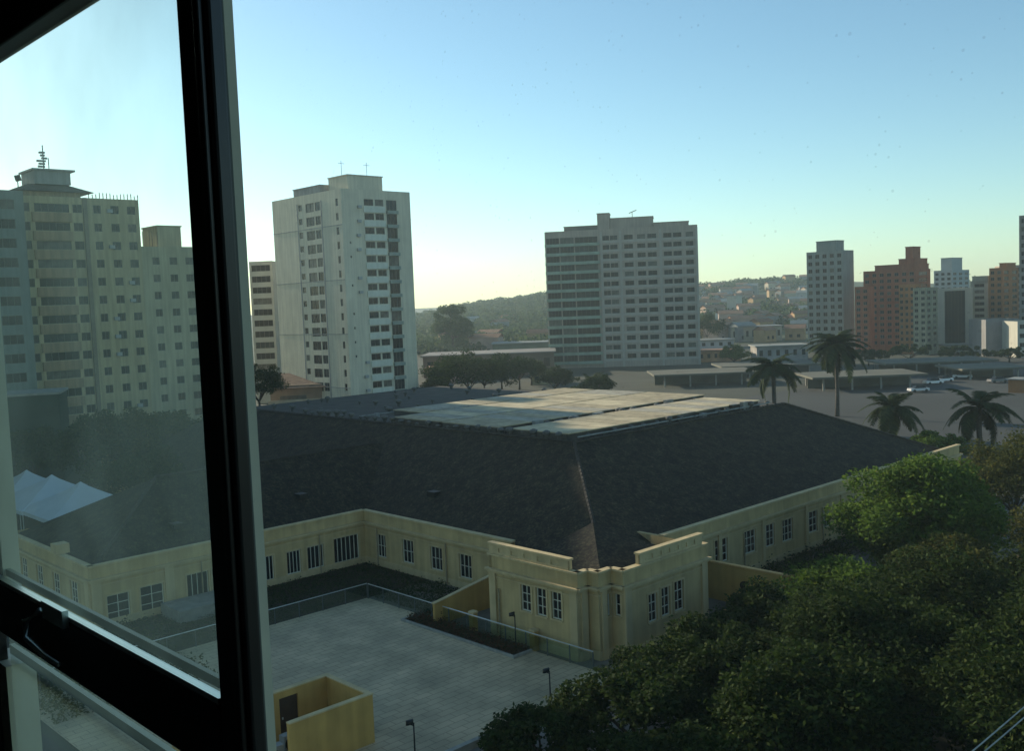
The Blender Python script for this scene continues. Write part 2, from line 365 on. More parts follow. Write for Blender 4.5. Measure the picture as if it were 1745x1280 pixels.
wpart('frame_filler', BRONZE, (.0, .03, 2.21, 2.60, -1.0, .62), (.0, .03, -.95, 2.20, .605, .62), (.0, .03, -.95, 2.2, -1.0, -.985), (0, .03, -.95, -.90, -.98, .60), (-.02, .02, -.89, 1.09, .48, .60))
lt = wpart('latch', mat('latch_metal', (.6, .63, .58), .3, .1, metal=.9), (-.012, -.0015, 1.70, 1.80, -.512, -.482))
q = MB(); q.tube([(PU - .014, 1.80 - .0, EYE - .50), (PU - .03, 1.83, EYE - .52), (PU - .036, 1.81, EYE - .545), (PU - .032, 1.74, EYE - .56), (PU - .026, 1.69, EYE - .565)], [.007, .007, .006, .005, .004], 8)
ho = q.build('latch_handle', MATS['latch_metal'], None, True, OW); ho.parent = lt
GL1 = clear_glass('dusty_green_glass', (.92, .98, .90), .03, .20, 0)
GL2 = clear_glass('speckled_glass', (.97, .99, .98), .01, .004, .11)
def pane(v0, v1, z0, z1, m, u=.009):
    q = MB(); q.quad((PU + u, v0, EYE + z0), (PU + u, v1, EYE + z0), (PU + u, v1, EYE + z1), (PU + u, v0, EYE + z1)); return q.build('pane', m, wn, off=OW)
pane(1.179, 2.117, -.494, .451, GL1); pane(1.179, 2.068, -.979, -.606, GL1); pane(-.899, 1.096, -.984, .479, GL2)

# ================================================================= THE OLD MARKET HALL
HO = (49.0, 71.0)
hall = thing('market_hall', W(*HO), 'long cream single-storey hall with dark hipped tile roof', 'building', GRID)
def hb(mb, name, m, parent=hall, smooth=False): return mb.build(name, m, parent, smooth, (HO[0], HO[1], 0))
def ops_from(axis, c, lst):
    r = []
    for x0, x1, yt, yb in lst:
        f = on_v if axis == 'v' else on_u; xm = (x0 + x1) / 2
        a, b_ = f(x0, (yt + yb) / 2, c)[0], f(x1, (yt + yb) / 2, c)[0]
        r.append((min(a, b_), max(a, b_), f(xm, yb, c)[1], f(xm, yt, c)[1]))
    return r
def rounded(ops): return [(round(a, 3), round(b_, 3), round(max(.25, c_), 3), round(d, 3)) for a, b_, c_, d in ops]
wall = MB()
def run(axis, c, s0, s1, z1, ops, bars, trim=True, z0=-.05, gm=GLASSD, ends=(0, 0)):
    """one wall run with parapet, cornice, plinth and its windows"""
    facade(wall, axis, c, s0, s1, z0, z1, ops, .22, 0, HO)
    def bx(n0, n1, a, b_, e, f, nm):
        t = MB()
        if axis == 'v': t.box(a - HO[0], b_ - HO[0], c + n0 - HO[1], c + n1 - HO[1], e, f)
        else: t.box(c + n0 - HO[0], c + n1 - HO[0], a - HO[1], b_ - HO[1], e, f)
        t.build(nm, CREAM2, hall)
    if trim:
        bx(-.14, .34, s0 - .06, s1 + .06, z1 + .002, z1 + .13, 'coping')
        bx(-.30, -.003, s0 - .2, s1 + .2, z1 - .98, z1 - .84, 'cornice')
        bx(-.16, -.003, s0 - .06, s1 + .06, z1 - 1.12, z1 - .983, 'moulding')
        bx(-.06, -.003, s0, s1, z1 - 1.42, z1 - 1.34, 'string_course')
        bx(-.07, -.003, s0, s1, .0, .55, 'plinth')
    # back of the parapet
    if axis == 'v': wall.box(s0 - HO[0], s1 - HO[0], c + .3 - HO[1], c + .34 - HO[1], z1 - .7, z1 - .002)
    else: wall.box(c + .3 - HO[0], c + .34 - HO[0], s0 - HO[1], s1 - HO[1], z1 - .7, z1 - .002)
    for (a, b_, e, f), (nv, nh) in zip(ops, bars):
        o = put_window(hall, axis, c, a, b_, e, f, nv, nh, WFRAME, gm, HO)
        s = MB(); s.box(-.08, b_ - a + .08, -.09, -.002, -.09, -.002); s.build('sill', CREAM2, o)
        h = MB(); h.box(-.14, -.002, -.045, -.002, 0, f - e + .12); h.box(b_ - a + .002, b_ - a + .14, -.045, -.002, 0, f - e + .12); h.box(-.002, b_ - a + .002, -.045, -.002, f - e + .002, f - e + .12); h.build('surround', CREAM2, o)
def pilaster(axis, c, s0, s1, z0, z1, pr=.14):
    t = MB()
    if axis == 'v': t.box(s0 - HO[0], s1 - HO[0], c - pr - HO[1], c - .004 - HO[1], z0, z1)
    else: t.box(c - pr - HO[0], c - .004 - HO[0], s0 - HO[1], s1 - HO[1], z0, z1)
    return t.build('pilaster', CREAM2, hall)
# left wing, court side
o1 = rounded(ops_from('v', 71, [(183, 222, 1012, 1058), (240, 280, 997, 1046), (319, 356, 976, 1020), (362, 390, 966, 1008), (405, 432, 957, 1000), (448, 467, 948, 990), (489, 513, 939, 978), (524, 552, 930, 969), (569, 612, 914, 957)]))
run('v', 71, 25.6, 49, 4.5, o1, [(1, 2), (1, 2), (3, 0), (3, 0), (3, 0), (2, 0), (3, 0), (3, 0), (5, 0)])
for s in (25.62, 31.0): pilaster('v', 71, s, s + .7, -.02, 3.4)
o2 = [(73.4 + 3.6 * k, 74.9 + 3.6 * k, 1.1, 3.0) for k in range(4)]
run('u', 25.6, 71, 89.6, 4.5, o2, [(2, 2)] * 4)
for s in (71.05, 88.7): pilaster('u', 25.6, s, s + .75, -.02, 3.4)
t = MB(); t.box(25.3 - HO[0], 26.3 - HO[0], 76.5 - HO[1], 77.6 - HO[1], 4.64, 5.35); t.build('parapet_block', CREAM2, hall)
# court back wall
o3 = rounded(ops_from('u', 49, [(643, 658, 912, 950), (686, 705, 921, 960), (734, 754, 933, 972), (783, 804, 946, 986)]))
run('u', 49, 52.4, 71, 4.5, o3, [(2, 1)] * 4)
facade(wall, 'u', 49, 48.2, 52.4, -.05, 4.0, [], .22, 0, HO)
# corner pavilion with its stepped corner
PV = 38.8
o4 = rounded(ops_from('u', 43.3, [(888, 905, 998, 1042), (914, 931, 1003, 1050), (940, 957, 1009, 1056)]))
run('u', 43.3, 40.6, 48.55, 5.4, o4, [(1, 2)] * 3)
wall.box(43.3 - HO[0], 45.6 - HO[0], 48.3 - HO[1], 48.55 - HO[1], -.05, 5.38); wall.box(45.6 - HO[0], 49 - HO[0], 48.3 - HO[1], 48.55 - HO[1], -.05, 4.2)
run('v', 40.6, 43.3, 44.2, 5.4, [], [])
run('u', 44.2, 39.75, 40.6, 5.4, [], [])
run('v', 39.75, 44.2, 45.4, 5.4, rounded([(44.95, 45.25, 2.6, 4.0)]), [(0, 1)])
run('u', 45.4, PV, 39.75, 5.4, rounded([(39.05, 39.5, 2.6, 4.0)]), [(0, 1)])
o5 = rounded(ops_from('v', PV, [(1105, 1120, 1012, 1060), (1127, 1142, 1001, 1050), (1149, 1165, 990, 1041)]))
run('v', PV, 45.4, 54.0, 5.4, o5, [(1, 2)] * 3)
wall.quad((54 - HO[0], PV - HO[1], -.05), (54 - HO[0], 43.5 - HO[1], -.05), (54 - HO[0], 43.5 - HO[1], 5.4), (54 - HO[0], PV - HO[1], 5.4))
for axis, c, s in (('u', 43.3, 40.62), ('u', 43.3, 47.9), ('v', PV, 45.42), ('v', PV, 53.3)): pilaster(axis, c, s, s + .6, -.02, 4.3)
pilaster('v', 40.6, 43.5, 44.0, -.02, 4.3); pilaster('v', 39.75, 44.4, 44.85, -.02, 4.3)
def raised(axis, c, s0, s1, slots):
    """raised middle of the parapet with a row of blind slots"""
    q = MB(); st = (s1 - s0 - 1.2) / slots
    for k in range(slots): q_ = None
    ops = [(s0 + .8 + st * k, s0 + .8 + st * k + st * .6, 5.68, 5.98) for k in range(slots)]
    facade(q, axis, c - .02, s0, s1, 5.535, 6.15, ops, .08, 0, HO)
    def bx(n0, n1, a, b_, e, f):
        if axis == 'v': q.box(a - HO[0], b_ - HO[0], c + n0 - HO[1], c + n1 - HO[1], e, f)
        else: q.box(c + n0 - HO[0], c + n1 - HO[0], a - HO[1], b_ - HO[1], e, f)
    bx(.062, .3, s0, s1, 5.535, 6.15); bx(-.09, .36, s0 - .07, s1 + .07, 6.152, 6.27)
    q.build('raised_parapet', CREAM2, hall)
raised('u', 43.3, 41.3, 48.5, 5); raised('v', PV, 47.0, 53.5, 6)
# right wing, street side
o6 = rounded(ops_from('v', 43.5, [(1218, 1240, 919, 959), (1268, 1288, 904, 943), (1301, 1320, 894, 932), (1333, 1351, 885, 922), (1374, 1393, 872, 908), (1402, 1414, 864, 899)]))
o6 += [(a, a + 1.5, o6[1][2], o6[1][3]) for a in (82.2, 85.5, 88.8, 92.4, 96, 99.5)]
run('v', 43.5, 55.4, 106, 5.0, rounded(o6), [(2, 2)] * 12)
wall.box(55.4 - HO[0], 55.7 - HO[0], 43.52 - HO[1], 49 - HO[1], 3.2, 4.99)
for s in (62.0, 68.0, 74.6, 80.6): pilaster('v', 43.5, s, s + .4, -.02, 3.9)
wall.quad((54 - HO[0], 43.5 - HO[1], -.05), (55.4 - HO[0], 43.5 - HO[1], -.05), (55.4 - HO[0], 43.5 - HO[1], 4), (54 - HO[0], 43.5 - HO[1], 4))
# far sides
for q in (((106, 43.5), (106, 129)), ((106, 129), (49, 129)), ((49, 129), (49, 89.6)), ((49, 89.6), (25.6, 89.6))):
    (a, b_), (c, d) = q; wall.quad((a - HO[0], b_ - HO[1], 0), (c - HO[0], d - HO[1], 0), (c - HO[0], d - HO[1], 4.4), (a - HO[0], b_ - HO[1], 4.4))
wall.build('wall', CREAM, hall)
# roof slopes with tile coordinates
ro = MB(); uvs = []
def slope(*pts):
    P = [Vector(p) for p in pts]; n = (P[1] - P[0]).cross(P[2] - P[0]).normalized(); e = (P[1] - P[0]).normalized(); f = n.cross(e)
    i = len(ro.v); ro.v += [(p[0] - HO[0], p[1] - HO[1], p[2]) for p in pts]; ro.f.append(tuple(range(i, i + len(pts)))); ro.m.append(0)
    uvs.extend([((p - P[0]).dot(e), (p - P[0]).dot(f)) for p in P])
E0, R0 = 4.05, 10.0
slope((49.3, 43.8, E0), (61, 57, R0), (61, 115, R0), (49.3, 128.7, E0))
slope((49.3, 43.8, E0), (105.7, 43.8, E0), (94, 57, R0), (61, 57, R0))
slope((105.7, 43.8, E0), (105.7, 128.7, E0), (94, 115, R0), (94, 57, R0))
slope((105.7, 128.7, E0), (49.3, 128.7, E0), (61, 115, R0), (94, 115, R0))
slope((25.9, 71.3, E0), (61, 71.3, E0), (61, 80.3, 8.63), (34.9, 80.3, 8.63))
slope((25.9, 89.3, E0), (25.9, 71.3, E0), (34.9, 80.3, 8.63))
slope((61, 89.3, E0), (25.9, 89.3, E0), (34.9, 80.3, 8.63), (61, 80.3, 8.63))
ax = (51.5, 46.6, 6.3)
slope((45.8, 40.9, 4.5), (53.8, 40.9, 4.5), ax); slope((45.8, 48.2, 4.5), (45.8, 40.9, 4.5), ax); slope((53.8, 40.9, 4.5), (54.5, 48.2, 4.5), ax); slope((54.5, 48.2, 4.5), (45.8, 48.2, 4.5), ax)
slope((43.7, 48.2, 4.5), (43.7, 40.9, 4.5), (45.8, 40.9, 4.5), (45.8, 48.2, 4.5)); slope((45.8, 39.2, 4.5), (53.8, 39.2, 4.5), (53.8, 40.9, 4.5), (45.8, 40.9, 4.5))
rme = ro.mesh('roof', TILE); ul = rme.uv_layers.new(name='UVMap')
for i, c in enumerate(uvs): ul.data[i].uv = c
roof = link('roof', rme, hall)
rc = MB()
def ridge(a, b_):
    n = max(2, int((Vector(b_) - Vector(a)).length / .6)); 
    for k in range(n):
        p = Vector(a).lerp(Vector(b_), k / n); q = Vector(a).lerp(Vector(b_), (k + 1.12) / n)
        rc.tube([(p[0] - HO[0], p[1] - HO[1], p[2] + .05), (q[0] - HO[0], q[1] - HO[1], q[2] + .02)], [.16, .13], 6)
for a, b_ in (((49.3, 43.8, E0), (61, 57, R0)), ((105.7, 43.8, E0), (94, 57, R0)), ((61, 57, R0), (94, 57, R0)), ((61, 57, R0), (61, 115, R0)), ((25.9, 71.3, E0), (34.9, 80.3, 8.63)), ((34.9, 80.3, 8.63), (57, 80.3, 8.63))): ridge(a, b_)
tag(rc.build('ridge_tiles', mat('ridge_clay', (.042, .038, .03), .85, .35, 2), roof), kind='stuff')
# dormer vents: small dark slots in the slopes
for (u, v, ry) in ((52.8, 66, 0), (52.6, 78, 0), (54, 86, 0), (53.6, 100, 0), (40.5, 74.6, 1), (45.2, 74.9, 1), (33.5, 74.2, 1)):
    t = MB(); z = E0 + ((u - 49.3) if ry == 0 else (v - 71.3)) * .508
    t.box(u - HO[0] - .3, u - HO[0] + .5, v - HO[1] - .5, v - HO[1] + .5, z - .1, z + .32); t.build('roof_slot', METAL, roof)
# flat top: deck, pale monitor strips, gutters, vents
dk = MB(); dk.quad((61 - HO[0], 57 - HO[1], R0 - .02), (94 - HO[0], 57 - HO[1], R0 - .02), (94 - HO[0], 115 - HO[1], R0 - .02), (61 - HO[0], 115 - HO[1], R0 - .02))
deck = dk.build('roof_deck', mat('deck_bitumen', (.055, .05, .042), .9, .3, .5, .2, 6), hall)
STRIP = mat('strip_sheeting', (.54, .45, .28), .8, .3, .5, .1, 8, streak=.1)
STRIP2 = mat('strip_sheeting_worn', (.44, .36, .22), .8, .25, .8, .1, 8, streak=.2); STRIP3 = mat('strip_sheeting_grey', (.40, .36, .27), .8, .25, .8, .1, 8, streak=.2); RS = random.Random(2)
for v0, v1, ua, ub in ((58.2, 65.0, 61.4, 91), (67.0, 74.9, 61.4, 93.6), (75.6, 83.0, 61.6, 93.6), (83.8, 88.8, 66, 93.6)):
    n = int((ub - ua) / 2.2); st = (ub - ua) / n
    side = MB(); side.box(ua - HO[0], ub - HO[0], v0 + .1 - HO[1], v1 - .1 - HO[1], R0 - .02, R0 + .55); so_ = side.build('monitor', mat('monitor_side', (.07, .065, .055), .8, .3, 1), deck)
    for k in range(n):
        q = MB(); q.box(ua + st * k + .03 - HO[0], ua + st * (k + 1) - .03 - HO[0], v0 - .15 - HO[1], v1 + .15 - HO[1], R0 + .552, R0 + .64)
        q.build('sheet_panel', [STRIP, STRIP2, STRIP3][RS.choice((0, 0, 1, 1, 2))], so_)
vm = MB(); vm.tube([(0, 0, 0), (0, 0, .35)], [.22, .22], 8); vm.tube([(0, 0, .352), (0, 0, .5), (0, 0, .7), (0, 0, .82)], [.26, .42, .40, .12], 10)
vme = vm.mesh('roof_vent', mat('vent_zinc', (.10, .10, .09), .6, .3, 3, metal=.2))
R = random.Random(5)
spots = [(63.5 + 1.9 * k, 57.6) for k in range(16)] + [(70 + 1.9 * k, 65.6) for k in range(10)] + [(61.4, 59 + 1.5 * k) for k in range(28)] + [(62.4 + 2.2 * k, 66.1) for k in range(9)] + [(R.uniform(63, 92), R.uniform(90, 112)) for k in range(30)]
for u, v in spots:
    o = link('roof_vent', vme, deck, (u + R.uniform(-.25, .25) - HO[0], v + R.uniform(-.2, .2) - HO[1], R0 - .02)); s = R.uniform(.5, 1.0); o.scale = (s, s, s * R.uniform(.8, 1.2))

for k in range(26):
    u, v = R.uniform(63, 92), R.choice((65.9, 66.3, 75.2, 83.4, 57.8, 89.4)); q = MB(); a, h = R.uniform(.4, 1.6), R.uniform(.3, .85); q.box(u - HO[0], u + a - HO[0], v - .2 - HO[1], v + .25 - HO[1], R0 - .02, R0 + h); q.build('roof_duct', R.choice((GREY, METAL, CONC)), deck)
for v in (66.0, 57.5, 89.6):
    q = MB(); q.tube([(62 - HO[0], v - HO[1], R0 + .3), (92 - HO[0], v - HO[1], R0 + .3)], .07, 6); q.build('roof_pipe', GREY, deck)
# rain pipes down the hall walls
for axis, c, s_ in (('v', 71, 33.9), ('v', 71, 44.4), ('u', 49, 69.0), ('u', 49, 59.9), ('v', 43.5, 65.4), ('v', 43.5, 77.4), ('u', 43.3, 47.6)):
    q = MB(); p = (s_ - HO[0], c - .12 - HO[1]) if axis == 'v' else (c - .12 - HO[0], s_ - HO[1]); q.tube([(*p, 0), (*p, 3.3)], .06, 6); q.build('rain_pipe', mat('rain_pipe_paint', (.30, .25, .15), .6, .2, 2), hall)
# ================================================================= TERRACE FURNITURE
def railing(name, label, u0, v0, u1, v1, posts_at=()):
    L_ = math.hypot(u1 - u0, v1 - v0); n = max(1, round(L_ / 1.9)); ang = math.atan2(v1 - v0, u1 - u0)
    t = thing(name, W(u0, v0, .02), label, 'railing', GRID + ang, 'glass railings round the terrace')
    q = MB(); q.tube([(0, 0, 1.15), (L_, 0, 1.15)], .035, 8); q.build('handrail', STEEL, t, True)
    pm = MB(); pm.box(-.03, .03, -.03, .03, -.02, 1.115); pme = pm.mesh('post', mat('rail_post', (.10, .12, .11), .5, .1, metal=.3))
    st = L_ / n; gm = MB(); gm.box(.05, st - .05, -.006, .006, .08, 1.05); gme = gm.mesh('glass_panel', MATS['rail_glass'])
    for k in range(n + 1): link('post', pme, t, (st * k, 0, 0))
    for k in range(n): link('glass_panel', gme, t, (st * k, 0, 0))
    return t
def rail_glass():
    m = bpy.data.materials.new('rail_glass'); m.use_nodes = True; t = m.node_tree; n = t.nodes; L = t.links.new
    n.remove(n['Principled BSDF']); tp = n.new('ShaderNodeBsdfTransparent'); tp.inputs[0].default_value = (.80, .88, .84, 1)
    gl = n.new('ShaderNodeBsdfGlossy'); gl.inputs['Roughness'].default_value = .05
    mx = n.new('ShaderNodeMixShader'); mx.inputs[0].default_value = .10; L(tp.outputs[0], mx.inputs[1]); L(gl.outputs[0], mx.inputs[2]); L(mx.outputs[0], n['Material Output'].inputs[0]); MATS['rail_glass'] = m
rail_glass()
railing('glass_railing', 'green glass railing between the terrace and the planted court by the left wing', 19, 61.9, 42.7, 61.9)
railing('glass_railing', 'green glass railing along the terrace side facing the corner pavilion', 42.7, 61.75, 42.7, 39.0)
def stuffed_bed(name, label, poly, h, n, m, ls=.12, seed=1, hh=None):
    """low planting: leaf quads over a rectangle"""
    rg = np.random.default_rng(seed); u0, u1, v0, v1 = poly
    c = np.stack([rg.uniform(u0, u1, n), rg.uniform(v0, v1, n), np.abs(rg.normal(0, .45, n)) * h + .03], 1)
    cl = np.sin(c[:, 0] * 2.1 + seed) * np.sin(c[:, 1] * 1.7) * .5 + .6; c[:, 2] *= np.clip(cl, .2, 1.2)
    V, Qd = leaf_quads(c, ls, rg); o = link(name, arr_mesh(name, V, Qd, m)); o.rotation_euler[2] = GRID
    tag(o, label, 'plants', kind='stuff'); return o
def leaf_quads(c, size, rg, up=.35, asp=.55):
    n = len(c); d = rg.normal(0, 1, (n, 3)); d[:, 2] = d[:, 2] * .6 ; d /= np.linalg.norm(d, axis=1)[:, None]
    nn = rg.normal(0, 1, (n, 3)); nn[:, 2] += up * 2; s = np.cross(d, nn); s /= np.linalg.norm(s, axis=1)[:, None] + 1e-9
    z = np.cross(s, d); L_ = size * rg.uniform(.6, 1.4, n)[:, None]; wd = L_ * asp
    V = np.stack([c - d * L_ * .5, c + s * wd * .5 - z * L_ * .06, c + d * L_ * .5 - z * L_ * .12, c - s * wd * .5 - z * L_ * .06], 1).reshape(-1, 3)
    return V, np.arange(4 * n).reshape(-1, 4)
stuffed_bed('court_planting', 'dark low ground cover filling the court below the hall walls', (20, 48.8, 62.3, 70.8), .35, 14000, LEAFD, .16, 2)
stuffed_bed('court_planting', 'dark low ground cover between the glass railing and the court back wall', (43.2, 48.8, 55.0, 62.2), .35, 4500, LEAFD, .16, 6)
bed = thing('planting_bed', W(41.9, 49.8, .02), 'long kerbed planting bed inside the terrace beside the pavilion railing', 'planting bed', GRID)
q = MB(); q.box(-.75, .72, -5.6, 5.6, .0, .10); q.build('soil', SOIL, bed)
q = MB(); q.box(-.9, -.752, -5.75, 5.75, 0, .16); q.box(-.75, .72, -5.75, -5.602, 0, .16); q.box(-.75, .72, 5.602, 5.75, 0, .16); q.build('kerb', mat('kerb_stone', (.30, .30, .26), .85, .2, 2), bed)
rg = np.random.default_rng(8); c = np.stack([rg.uniform(-.7, .68, 3800), rg.uniform(-5.5, 5.5, 3800), .1 + np.abs(rg.normal(0, .2, 3800))], 1); V, Qd = leaf_quads(c, .16, rg)
o = link('ground_cover', arr_mesh('ground_cover', V, Qd, leaf_mat('leaf_reddish', (.03, .045, .015), (.10, .045, .025))), bed); tag(o, kind='stuff')
for i, (v, lb) in enumerate(((50.0, 'squat yellow masonry pillar on the railing beside the sloping garden wall'), (44.2, 'squat yellow masonry pillar on the railing by the pavilion windows'))):
    t = thing('railing_pillar', W(42.95, v, 0), lb, 'pillar', GRID); q = MB(); q.box(-.2, .2, -.22, .22, -.03, 1.25); q.build('shaft', OCHRE, t); q = MB(); q.box(-.25, .25, -.27, .27, 1.252, 1.36, tx=.03, ty=.03); q.build('cap', CREAM2, t)
# sloping garden wall beside the pavilion
gw = thing('garden_wall', W(42.6, 52.9, 0), 'sloping yellow garden wall running into the pavilion side', 'wall', GRID)
q = MB(); T = .22
pts = [(-.6, 0, -.05), (6.2, 0, -.05), (6.2, 0, 2.5), (-.6, 0, 1.5)]
q.quad(*pts); q.quad(*[(x, y + T, z) for x, y, z in reversed(pts)]); q.quad(pts[0], pts[3], (-.6, T, 1.5), (-.6, T, -.05)); q.quad(pts[1], (6.2, T, -.05), (6.2, T, 2.5), pts[2]); q.build('panel', OCHRE, gw)
q = MB(); q.quad((-.66, -.05, 1.55), (6.2, -.05, 2.56), (6.2, T + .05, 2.56), (-.66, T + .05, 1.55)); q.quad((-.66, -.05, 1.49), (6.2, -.05, 2.50), (6.2, -.05, 2.56), (-.66, -.05, 1.55)); q.quad((-.66, -.05, 1.49), (-.66, -.05, 1.55), (-.66, T + .05, 1.55), (-.66, T + .05, 1.49)); q.build('coping', CREAM2, gw)
# service yard on the street side
yd = thing('yard_wall', W(54.2, 38.6, 0), 'yellow walled service yard against the right end of the pavilion', 'wall', GRID)
q = MB(); q.box(4.6, 4.85, -3.2, 4.8, -.05, 2.7); q.build('side_panel', OCHRE, yd)
q = MB(); q.box(-3.4, 4.598, -3.45, -3.2, -.05, 2.3); q.build('front_panel', OCHRE, yd)
q = MB(); q.box(4.54, 4.9, -3.26, 4.8, 2.702, 2.8); q.box(-3.45, 4.53, -3.5, -3.15, 2.302, 2.4); q.build('coping', mat('warm_coping', (.58, .36, .14), .85, .15, 2), yd)
for y in (-.6, .5):
    q = MB(); q.tube([(4.598, y, 1.45), (4.52, y, 1.45)], [.33, .33], 14); q.build('vent', METAL, yd)
# open walled service enclosure on the terrace
en = thing('service_enclosure', W(25, 43, .02), 'roofless yellow walled enclosure on the terrace holding air conditioners', 'enclosure', GRID)
q = MB(); facade(q, 'v', 1.8, -5.5, 3.0, 0, 2.5, [(.15, 1.25, .05, 2.15)], .12); q.quad((-5.5, 2.05, 0), (-5.5, 2.05, 2.5), (3, 2.05, 2.5), (3, 2.05, 0)); q.quad((-5.5, 1.8, 2.5), (3, 1.8, 2.5), (3, 2.05, 2.5), (-5.5, 2.05, 2.5)); q.build('back_panel', OCHRE, en)
q = MB(); q.box(.17, 1.23, 1.88, 1.93, .05, 2.13); dr = q.build('door', mat('door_brown', (.05, .032, .02), .6, .2, 3), en); q = MB(); q.box(.3, .36, 1.83, 1.879, 1.0, 1.12); q.build('handle', STEEL, None, off=(0, 0, 0)).parent = dr
q = MB(); q.box(3.002, 3.22, -2.1, 2.05, 0, 2.5); q.build('side_panel', OCHRE, en)
q = MB(); q.box(-1.6, 3.0, -2.1, -1.88, 0, 2.5); q.build('front_panel', OCHRE, en)
q = MB(); q.box(-1.6, 3.25, -2.14, -1.84, 2.502, 2.57); q.box(2.96, 3.26, -1.838, 2.09, 2.502, 2.57); q.box(-5.5, 2.958, 1.76, 2.09, 2.502, 2.57); q.build('coping', CREAM2, en)
for k, (x, y, rz, lb) in enumerate(((-.2, .3, .1, 'grey air conditioner unit nearest the brown door of the enclosure'), (-1.6, -.4, -.1, 'grey air conditioner unit in the middle of the enclosure'), (-2.7, .7, .05, 'grey air conditioner unit in the open corner of the enclosure'))):
    P = A * (25 + x) + B * (43 + y); t = thing('air_conditioner', (P[0], P[1], .02), lb, 'air conditioner', GRID + rz, 'air conditioners in the enclosure')
    q = MB(); q.box(-.5, .5, -.22, .22, .12, .95); q.build('casing', mat('ac_white', (.30, .32, .31), .6, .15, 2), t)
    q = MB(); q.tube([(-.12, -.222, .53), (-.12, -.235, .53)], [.34, .34], 18); q.build('fan_grille', METAL, t)
    for s in (-.4, .4): q = MB(); q.box(s - .05, s + .05, -.2, .2, 0, .118); q.build('foot', METAL, t)
# kerb wall on the street edge of the terrace
kw = MB(); kw.box(0, 26, -.15, .15, -.06, .42); o = kw.build('kerb_wall', mat('kerb_stone', (.3, .3, .26), .85, .2, 2)); o.location = W(17.5, 36.65); o.rotation_euler[2] = GRID; tag(o, 'low pale kerb wall along the street edge of the terrace', 'wall')
def lamp(u, v, h, lb):
    t = thing('lamp_post', W(u, v, .02), lb, 'lamp', GRID, 'garden lamps round the terrace')
    q = MB(); q.tube([(0, 0, 0), (0, 0, .12)], .09, 10); q.tube([(0, 0, .12), (0, 0, h)], [.045, .035], 8); q.build('pole', METAL, t, True)
    q = MB(); q.tube([(0, 0, h - .02), (-.14, .05, h + .06)], .025, 6); q.build('arm', METAL, t)
    q = MB(); q.tube([(-.34, .12, h + .06), (-.30, .105, h + .17), (-.06, .02, h + .19), (0.0, 0, h + .05)], [.05, .14, .14, .06], 8); q.build('lamp_head', METAL, t, True)
lamp(37.1, 37.1, 1.95, 'black lamp post by the street trees on the terrace kerb'); lamp(28.0, 37.3, 2.0, 'black lamp post on the terrace between the enclosure and the street'); lamp(42.1, 45.0, 2.2, 'black lamp post standing in the planting bed')
# stone steps block seen through the window, hedge
t = MB(); t.box(-1.2, 4.5, -3.2, 0, -.02, .9); o = t.build('stone_platform', mat('platform_stone', (.22, .22, .2), .9, .25, 1.5, .3, 8)); o.location = W(31.6, 70.6); o.rotation_euler[2] = GRID; tag(o, 'grey stone platform in front of the left wing windows', 'platform')
stuffed_bed('hedge_planting', 'olive shrubs and ground cover beside the terrace below the left wing doors', (17.8, 27.5, 56, 70.6), .9, 9000, LEAFO, .2, 4)

stuffed_bed('forecourt_planting', 'dark shrubs along the foot of the right wing wall', (60.5, 104, 39.6, 43.2), 1.0, 11000, LEAFD, .24, 12)
# ================================================================= TREES
def crown(name, parent, cz, rx, ry, rz, ncl, nleaf, ls, m, seed, lean=(0, 0), hollow=.55, flat=.25):
    rg = np.random.default_rng(seed)
    d = rg.normal(0, 1, (ncl, 3)); d[:, 2] = np.abs(d[:, 2]) * 1.0 - flat; d /= np.linalg.norm(d, axis=1)[:, None]
    rr = rg.uniform(hollow, .92, ncl)[:, None]; cc = d * rr * np.array([rx, ry, rz]) + np.array([lean[0], lean[1], cz])
    cr = rg.uniform(.16, .34, ncl) * min(rx, rz * 1.3)
    k = rg.choice(ncl, nleaf, p=cr ** 2 / (cr ** 2).sum())
    q = rg.normal(0, 1, (nleaf, 3)); q /= np.linalg.norm(q, axis=1)[:, None]
    ra = rg.uniform(.25, 1, nleaf)[:, None] ** .6 * (1 + rg.normal(0, .12, nleaf)[:, None]); p = cc[k] + q * ra * cr[k][:, None] * np.array([1, 1, .72])
    V, Qd = leaf_quads(p, ls, rg); o = link('crown', arr_mesh('crown', V, Qd, m), parent)
    return o, cc
def tree(name, label, cat, x, y, top, rx, ry, rz, nleaf=9000, ls=.22, m=None, seed=1, ncl=46, group=None, z0=0, tr=.22, hollow=.5, flat=.25):
    t = thing(name, (x, y, z0), label, cat, 0, group); cz = top - rz
    o, cc = crown(name, t, cz, rx, ry, rz, ncl, nleaf, ls, m, seed, hollow=hollow, flat=flat)
    R = random.Random(seed); q = MB(); fork = max(.8, cz - rz * .55)
    q.tube([(0, 0, -.1), (.05, .03, fork * .5), (.0, .1, fork)], [tr * 1.3, tr, tr * .85], 9)
    for k in range(7):
        c = cc[R.randrange(len(cc))]; e = Vector(c); s = Vector((0, .1, fork - .1)); mid = s.lerp(e, .5) + Vector((R.uniform(-.3, .3), R.uniform(-.3, .3), .3))
        q.tube([s, mid, e], [tr * .6, tr * .38, tr * .12], 6)
    q.build('trunk', BARK, t, True); return t
def treeuv(u, v, *a, **k):
    P = W(u, v); return tree(k.pop('name'), k.pop('label'), 'tree', P[0], P[1], *a, **k)
G1 = 'street trees along the pavement'
treeuv(42.5, 31.0, 4.9, 4.6, 4.6, 2.9, name='street_tree', label='dark leafy street tree covering the end of the terrace', nleaf=32500, ls=.25, m=LEAFD, seed=11, ncl=90, group=G1)
